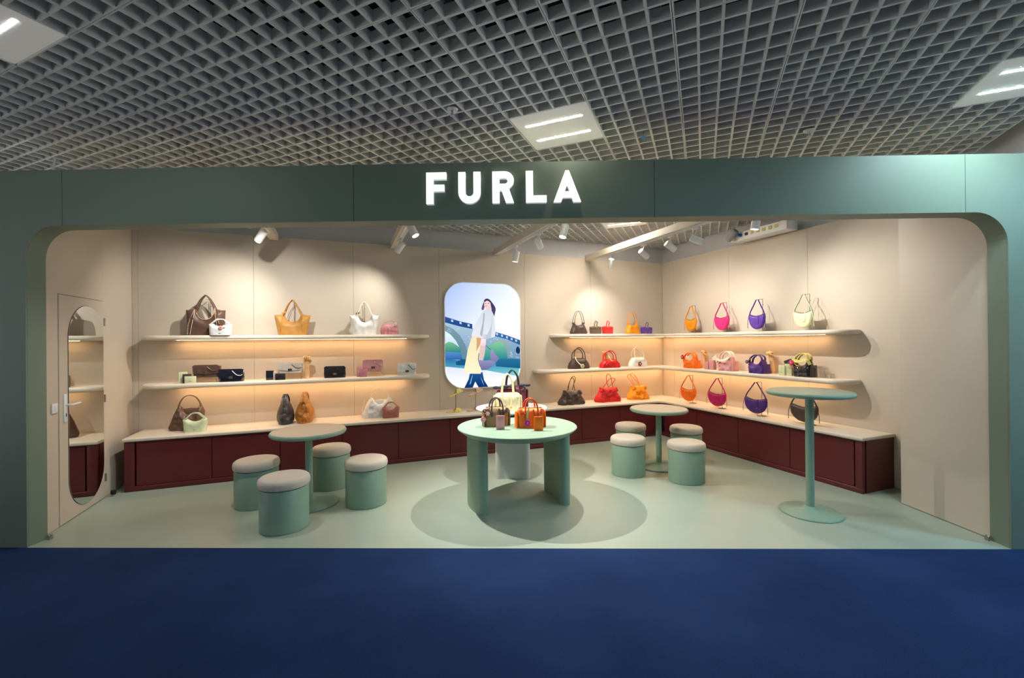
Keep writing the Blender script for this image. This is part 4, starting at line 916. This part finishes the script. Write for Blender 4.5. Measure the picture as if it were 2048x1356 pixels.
t = bowling('dark brown bowling bag with cream flower on the lower corner shelf', 3.584, 6.256, ZL, .399, .342, L_dbrown); charm(t, (.02, -.085, .045), .034, (206, 190, 156), (120, 90, 70)); obj('scarf_tie', MB().strap(spline([(-.1, -.05, .2), (-.08, -.085, .13), (-.03, -.09, .08), (.02, -.088, .05)], 5), .016, .004, side=(1, 0, 0)), m_silkw, t)
t = bowling('red bowling bag held by a wooden hand on the lower corner shelf', 4.157, 6.225, ZL, .403, .285, L_red); charm(t, (-.09, -.085, .05), .036, (214, 30, 40), (150, 10, 20)); obj('scarf_tie', MB().strap(spline([(-.06, -.05, .2), (-.05, -.085, .15), (-.01, -.09, .11)], 5), .014, .004, side=(1, 0, 0)), m_silk, t)
t = bowling('white bowling bag with red star charm on the lower corner shelf', 4.749, 6.256, ZL, .375, .336, L_white, lean=-.03); charm(t, (-.02, -.085, .05), .028, (190, 40, 44), (220, 60, 60), 5, 'star_charm'); charm(t, (-.02, -.08, .05), .038, (60, 84, 60), None, 5, 'leaf_charm')
wooden_hand('pale wooden display hand holding the red bowling bag', W(4.125, 6.36, ZL), RB, .25, .95)
def drawbag(label, u, v, z, w, h, m, k=0, rz=RB):
    t = bag('drawstring_tote', label, W(u, v, z), rz, 'slouchy drawstring totes on the bench')
    hb = h * .52
    o = [(-.47 * w, 0), (.47 * w, 0), (.5 * w, .06 * h), (.42 * w, .22 * h), (.33 * w, .34 * h), (.30 * w, .44 * h), (.32 * w, hb), (.1 * w, hb * .97), (-.1 * w, hb * .99), (-.30 * w, hb), (-.28 * w, .44 * h), (-.33 * w, .34 * h), (-.42 * w, .22 * h), (-.5 * w, .06 * h)]
    obj('body', MB().puff(o, .19, soft=.08, step=w / 26, disp=wrinkle(.034, 13, u * 3 + k, pleat=.012, pk=48, pz=hb, pr=hb * .6)), m, t)
    for sx in (-1, 1):
        obj('gathered_corner', MB().ball((sx * .25 * w, -.06, .44 * h), .034, 10, (.9, .8, 1.1)).ball((sx * .29 * w, -.05, .40 * h), .026, 10), m, t)
    A = [[(-.2, .50), (-.16, .70), (-.08, .90), (.0, .96), (.05, .88), (.04, .70), (.08, .50)], [(-.06, .50), (-.02, .72), (.06, .94), (.16, .99), (.22, .90), (.16, .72), (.10, .50)]] if k == 0 else \
        [[(-.02, .50), (-.1, .74), (-.1, .93), (-.03, 1.0), (.05, .93), (.10, .72), (.14, .50)], [(-.1, .50), (.0, .62), (.14, .78), (.28, .82), (.36, .77), (.30, .66), (.14, .52)]] if k == 1 else \
        [[(-.2, .50), (-.32, .72), (-.42, .9), (-.38, .99), (-.28, .97), (-.12, .78), (.02, .50)], [(-.1, .50), (-.26, .70), (-.40, .86), (-.34, .93), (-.22, .90), (.0, .7), (.18, .50)]]
    for L_, y in zip(A, (-.05, .05)):
        obj('cord_handle', MB().tube(spline([(a * w, y, b * h) for a, b in L_], 6), .0052, 7), m, t)
drawbag('dark brown slouchy tote on the bench left of the corner', 3.369, 6.12, ZN, .479, .437, L_dbrown, 0)
drawbag('red slouchy tote on the bench by the corner', 4.059, 6.15, ZN, .498, .455, L_red, 1)
drawbag('amber slouchy tote on the bench by the corner', 4.681, 6.18, ZN, .429, .447, L_amber, 2)

# ---- right wall
def crescent(label, u, v, z, w, h, m, rz=RR, group='crescent bags hung on stands'):
    t = bag('crescent_bag', label, W(u, v, z + .03), rz, group)
    h0 = h - .03; zb = h0 * .52
    a = [(-.5 * w * math.cos(q), zb * .80 - zb * .80 * math.sin(q) ** .85) for q in [PI * k / 20 for k in range(21)]]
    o = [(-.5 * w, zb * .8)] + a[1:-1] + [(.5 * w, zb * .8), (.47 * w, zb)] + sm([(.47 * w, zb), (.2 * w, zb * .88), (-.1 * w, zb * .86), (-.46 * w, zb * 1.0)], 4)[1:]
    obj('body', MB().puff(o, .06, soft=.035, step=w / 22, disp=wrinkle(.002, 10, v), free=None), m, t)
    obj('zip', MB().tube(spline([(-.45 * w, -.012, zb * .985), (-.1 * w, -.018, zb * .865), (.2 * w, -.018, zb * .88), (.46 * w, -.012, zb * .985)], 6), .003, 6), L_dbrown, t)
    for sx in (-1, 1):
        obj('strap', MB().strap(spline([(sx * .46 * w, -.004, zb * .9), (sx * .40 * w, -.004, zb * 1.15), (sx * .22 * w, 0, h0 * .8), (sx * .015, .004, h0 - .002)], 6), .016, .005, side=(.35, 1, 0)), m, t)
        obj('cord_end', MB().tube(spline([(sx * .47 * w, -.012, zb * .95), (sx * .54 * w, -.014, zb * .5), (sx * .55 * w, -.012, zb * .08)], 5), .0035, 6), m, t)
    obj('flap_tab', MB().strap([(.15 * w, -.024, zb * .9), (.15 * w, -.034, zb * .6), (.16 * w, -.034, zb * .34)], .012, .004, side=(1, 0, 0)), m, t)
    obj('stud', MB().ball((.13 * w, -.036, zb * .36), .006, 8), m_steel, t)
    stand('metal stand carrying the ' + label, W(u, v, z) + Vector((*rotv(rz, .045, .05), 0)), rz, h + .004, hook=.045, base=.055, lead=-.05)
for args in (('small orange crescent bag on the upper corner shelf', 5.264, 5.563, ZU, .24, .437, L_amber), ('bright magenta crescent bag on the upper corner shelf', 5.264, 4.942, ZU, .265, .438, L_mag), ('purple crescent bag on the upper corner shelf', 5.264, 4.349, ZU, .25, .435, L_purple), ('pale lemon crescent bag on the upper corner shelf', 5.264, 3.708, ZU, .245, .44, L_lemon),
             ('orange crescent bag on the bench by the right wall', 5.11, 5.47, ZN, .33, .436, L_orange), ('deep magenta crescent bag on the bench by the right wall', 5.09, 4.878, ZN, .33, .437, L_mag2), ('deep violet crescent bag on the bench by the right wall', 5.06, 4.212, ZN, .335, .439, L_violet), ('dark brown crescent bag on the bench behind the tall table', 5.05, 3.56, ZN, .335, .43, L_dbrown)):
    crescent(*args)
def bucket(label, u, v, z, w, h, m, handle=None, rz=RR):
    t = bag('bucket_bag', label, W(u, v, z), rz, 'soft bucket bags on the lower corner shelf')
    o = [(-.46 * w, 0), (.5 * w, 0), (.49 * w, .25 * h), (.42 * w, .50 * h), (.34 * w, .72 * h), (.26 * w, .76 * h)] + sm([(.26 * w, .76 * h), (.12 * w, .56 * h), (-.1 * w, .48 * h), (-.32 * w, .52 * h), (-.44 * w, .62 * h)], 3)[1:] + [(-.49 * w, .58 * h), (-.47 * w, .3 * h)]
    obj('body', MB().puff(o, .15, soft=.06, step=w / 20, disp=wrinkle(.018, 16, v)), m, t)
    hm = handle or m
    for y in (-.03, .03): obj('handle', MB().strap(spline([(-.42 * w, y, .55 * h), (-.36 * w, y, .78 * h), (-.12 * w, y, .97 * h), (.12 * w, y, .97 * h), (.27 * w, y, .86 * h), (.30 * w, y, .70 * h)], 6), .026, .008, side=(.3, 1, 0)), hm, t)
    obj('side_panel', MB().puff([(-.06, 0), (.06, 0), (.05, h * .5), (-.05, h * .5)], .02, soft=.02, step=.025, c=(.485 * w, 0, .001), R=Matrix.Rotation(PI / 2, 3, 'Z')), m, t)
    return t
t = bucket('orange bucket bag with red and white charm on the lower corner shelf', 5.232, 5.532, ZL, .29, .25, L_orange); charm(t, (-.10, -.085, .175), .034, (190, 24, 36), (240, 226, 214)); charm(t, (0.0, -.08, .165), .032, (244, 228, 206), (236, 214, 180))
t = bucket('pink bucket bag with white scarf handle on the lower corner shelf', 5.232, 4.822, ZL, .28, .285, L_pink, m_silkw); charm(t, (-.09, -.085, .13), .024, (226, 196, 160), (90, 60, 40)); obj('scarf_drape', MB().strap(spline([(-.12, -.07, .17), (-.05, -.09, .15), (.04, -.09, .165), (.09, -.07, .2)], 5), .03, .006, side=(0, .3, 1)), m_silkw, t)
t = bucket('violet bucket bag held by a wooden hand', 5.232, 4.312, ZL, .27, .25, L_violet); charm(t, (-.11, -.08, .15), .024, (90, 60, 110), (220, 220, 230)); obj('clasp_chain', MB().tube(spline([(-.05, -.06, .2), (-.09, -.085, .17), (-.11, -.085, .15)], 5), .004, 6), m_gold, t)
t = bucket('black patent bucket bag with yellow scarf handle and pink flower', 5.232, 3.682, ZL, .24, .285, L_dpat, m_silk); charm(t, (-.10, -.085, .17), .032, (222, 60, 104), (244, 180, 196)); charm(t, (-.125, -.08, .11), .02, (206, 170, 140)); obj('scarf_drape', MB().strap(spline([(-.1, -.06, .2), (0, -.08, .185), (.07, -.06, .21), (.10, -.04, .15)], 5), .035, .006, side=(0, .3, 1)), m_silk, t)
wooden_hand('pale wooden display hand behind the orange bucket bag', W(5.365, 5.42, ZL), RR, .27, .95, .15)
wooden_hand('pale wooden display hand gripping the violet bucket bag', W(5.365, 4.20, ZL), RR, .27, 1.0, -.1)
wallet('low pink card case beside the pink bucket bag', W(5.22, 5.19, ZL), RR, .07, .115, .03, L_pink)
wallet('taller pink card case with white paper beside the pink bucket bag', W(5.24, 5.11, ZL), RR, .085, .145, .04, L_pink, L_rose)
t = thing('folded_paper', 'folded white tissue paper rising behind the pink card cases', 'paper', W(5.285, 5.11, ZL), RR); obj('sheet', MB().prism([(-.04, 0), (.045, 0), (.045, .165), (.025, .225), (-.04, .175)], -.003, .003, axis='Y'), m_silkw, t, smooth=False)
wallet('pale yellow wallet, leftmost before the black bucket bag', W(5.22, 3.955, ZL), RR, .08, .125, .03, L_lemon)
wallet('pale yellow open wallet beside the black bucket bag', W(5.25, 3.885, ZL), RR - .3, .085, .145, .05, L_pgreen, L_yellow)
wallet('small black card case tilted on the pale yellow wallets', W(5.262, 3.90, ZL + .148), RR, .10, .05, .015, L_black, lean=0.0).rotation_euler = (0, -.35, RR)
wallet('slim cream key case between yellow wallet and black bucket bag', W(5.19, 3.815, ZL), RR, .03, .11, .02, L_cream)
for v, w_, h_, lb in ((3.50, .10, .11, 'clear acrylic riser block at the end of the lower corner shelf'), (3.40, .05, .05, 'small clear acrylic sign holder at the end of the lower corner shelf')):
    r = thing('acrylic_riser', lb, 'riser', W(5.28, v, ZL), RR, 'acrylic risers')
    obj('front_plate', MB().rbox((0, -.03, h_ / 2), (w_, .004, h_), .001, 1), m_acry, r, smooth=False); obj('top_plate', MB().rbox((0, 0, h_ - .002), (w_, .064, .004), .001, 1), m_acry, r, smooth=False)
    obj('back_plate', MB().rbox((0, .03, h_ / 2), (w_, .004, h_), .001, 1), m_acry, r, smooth=False)
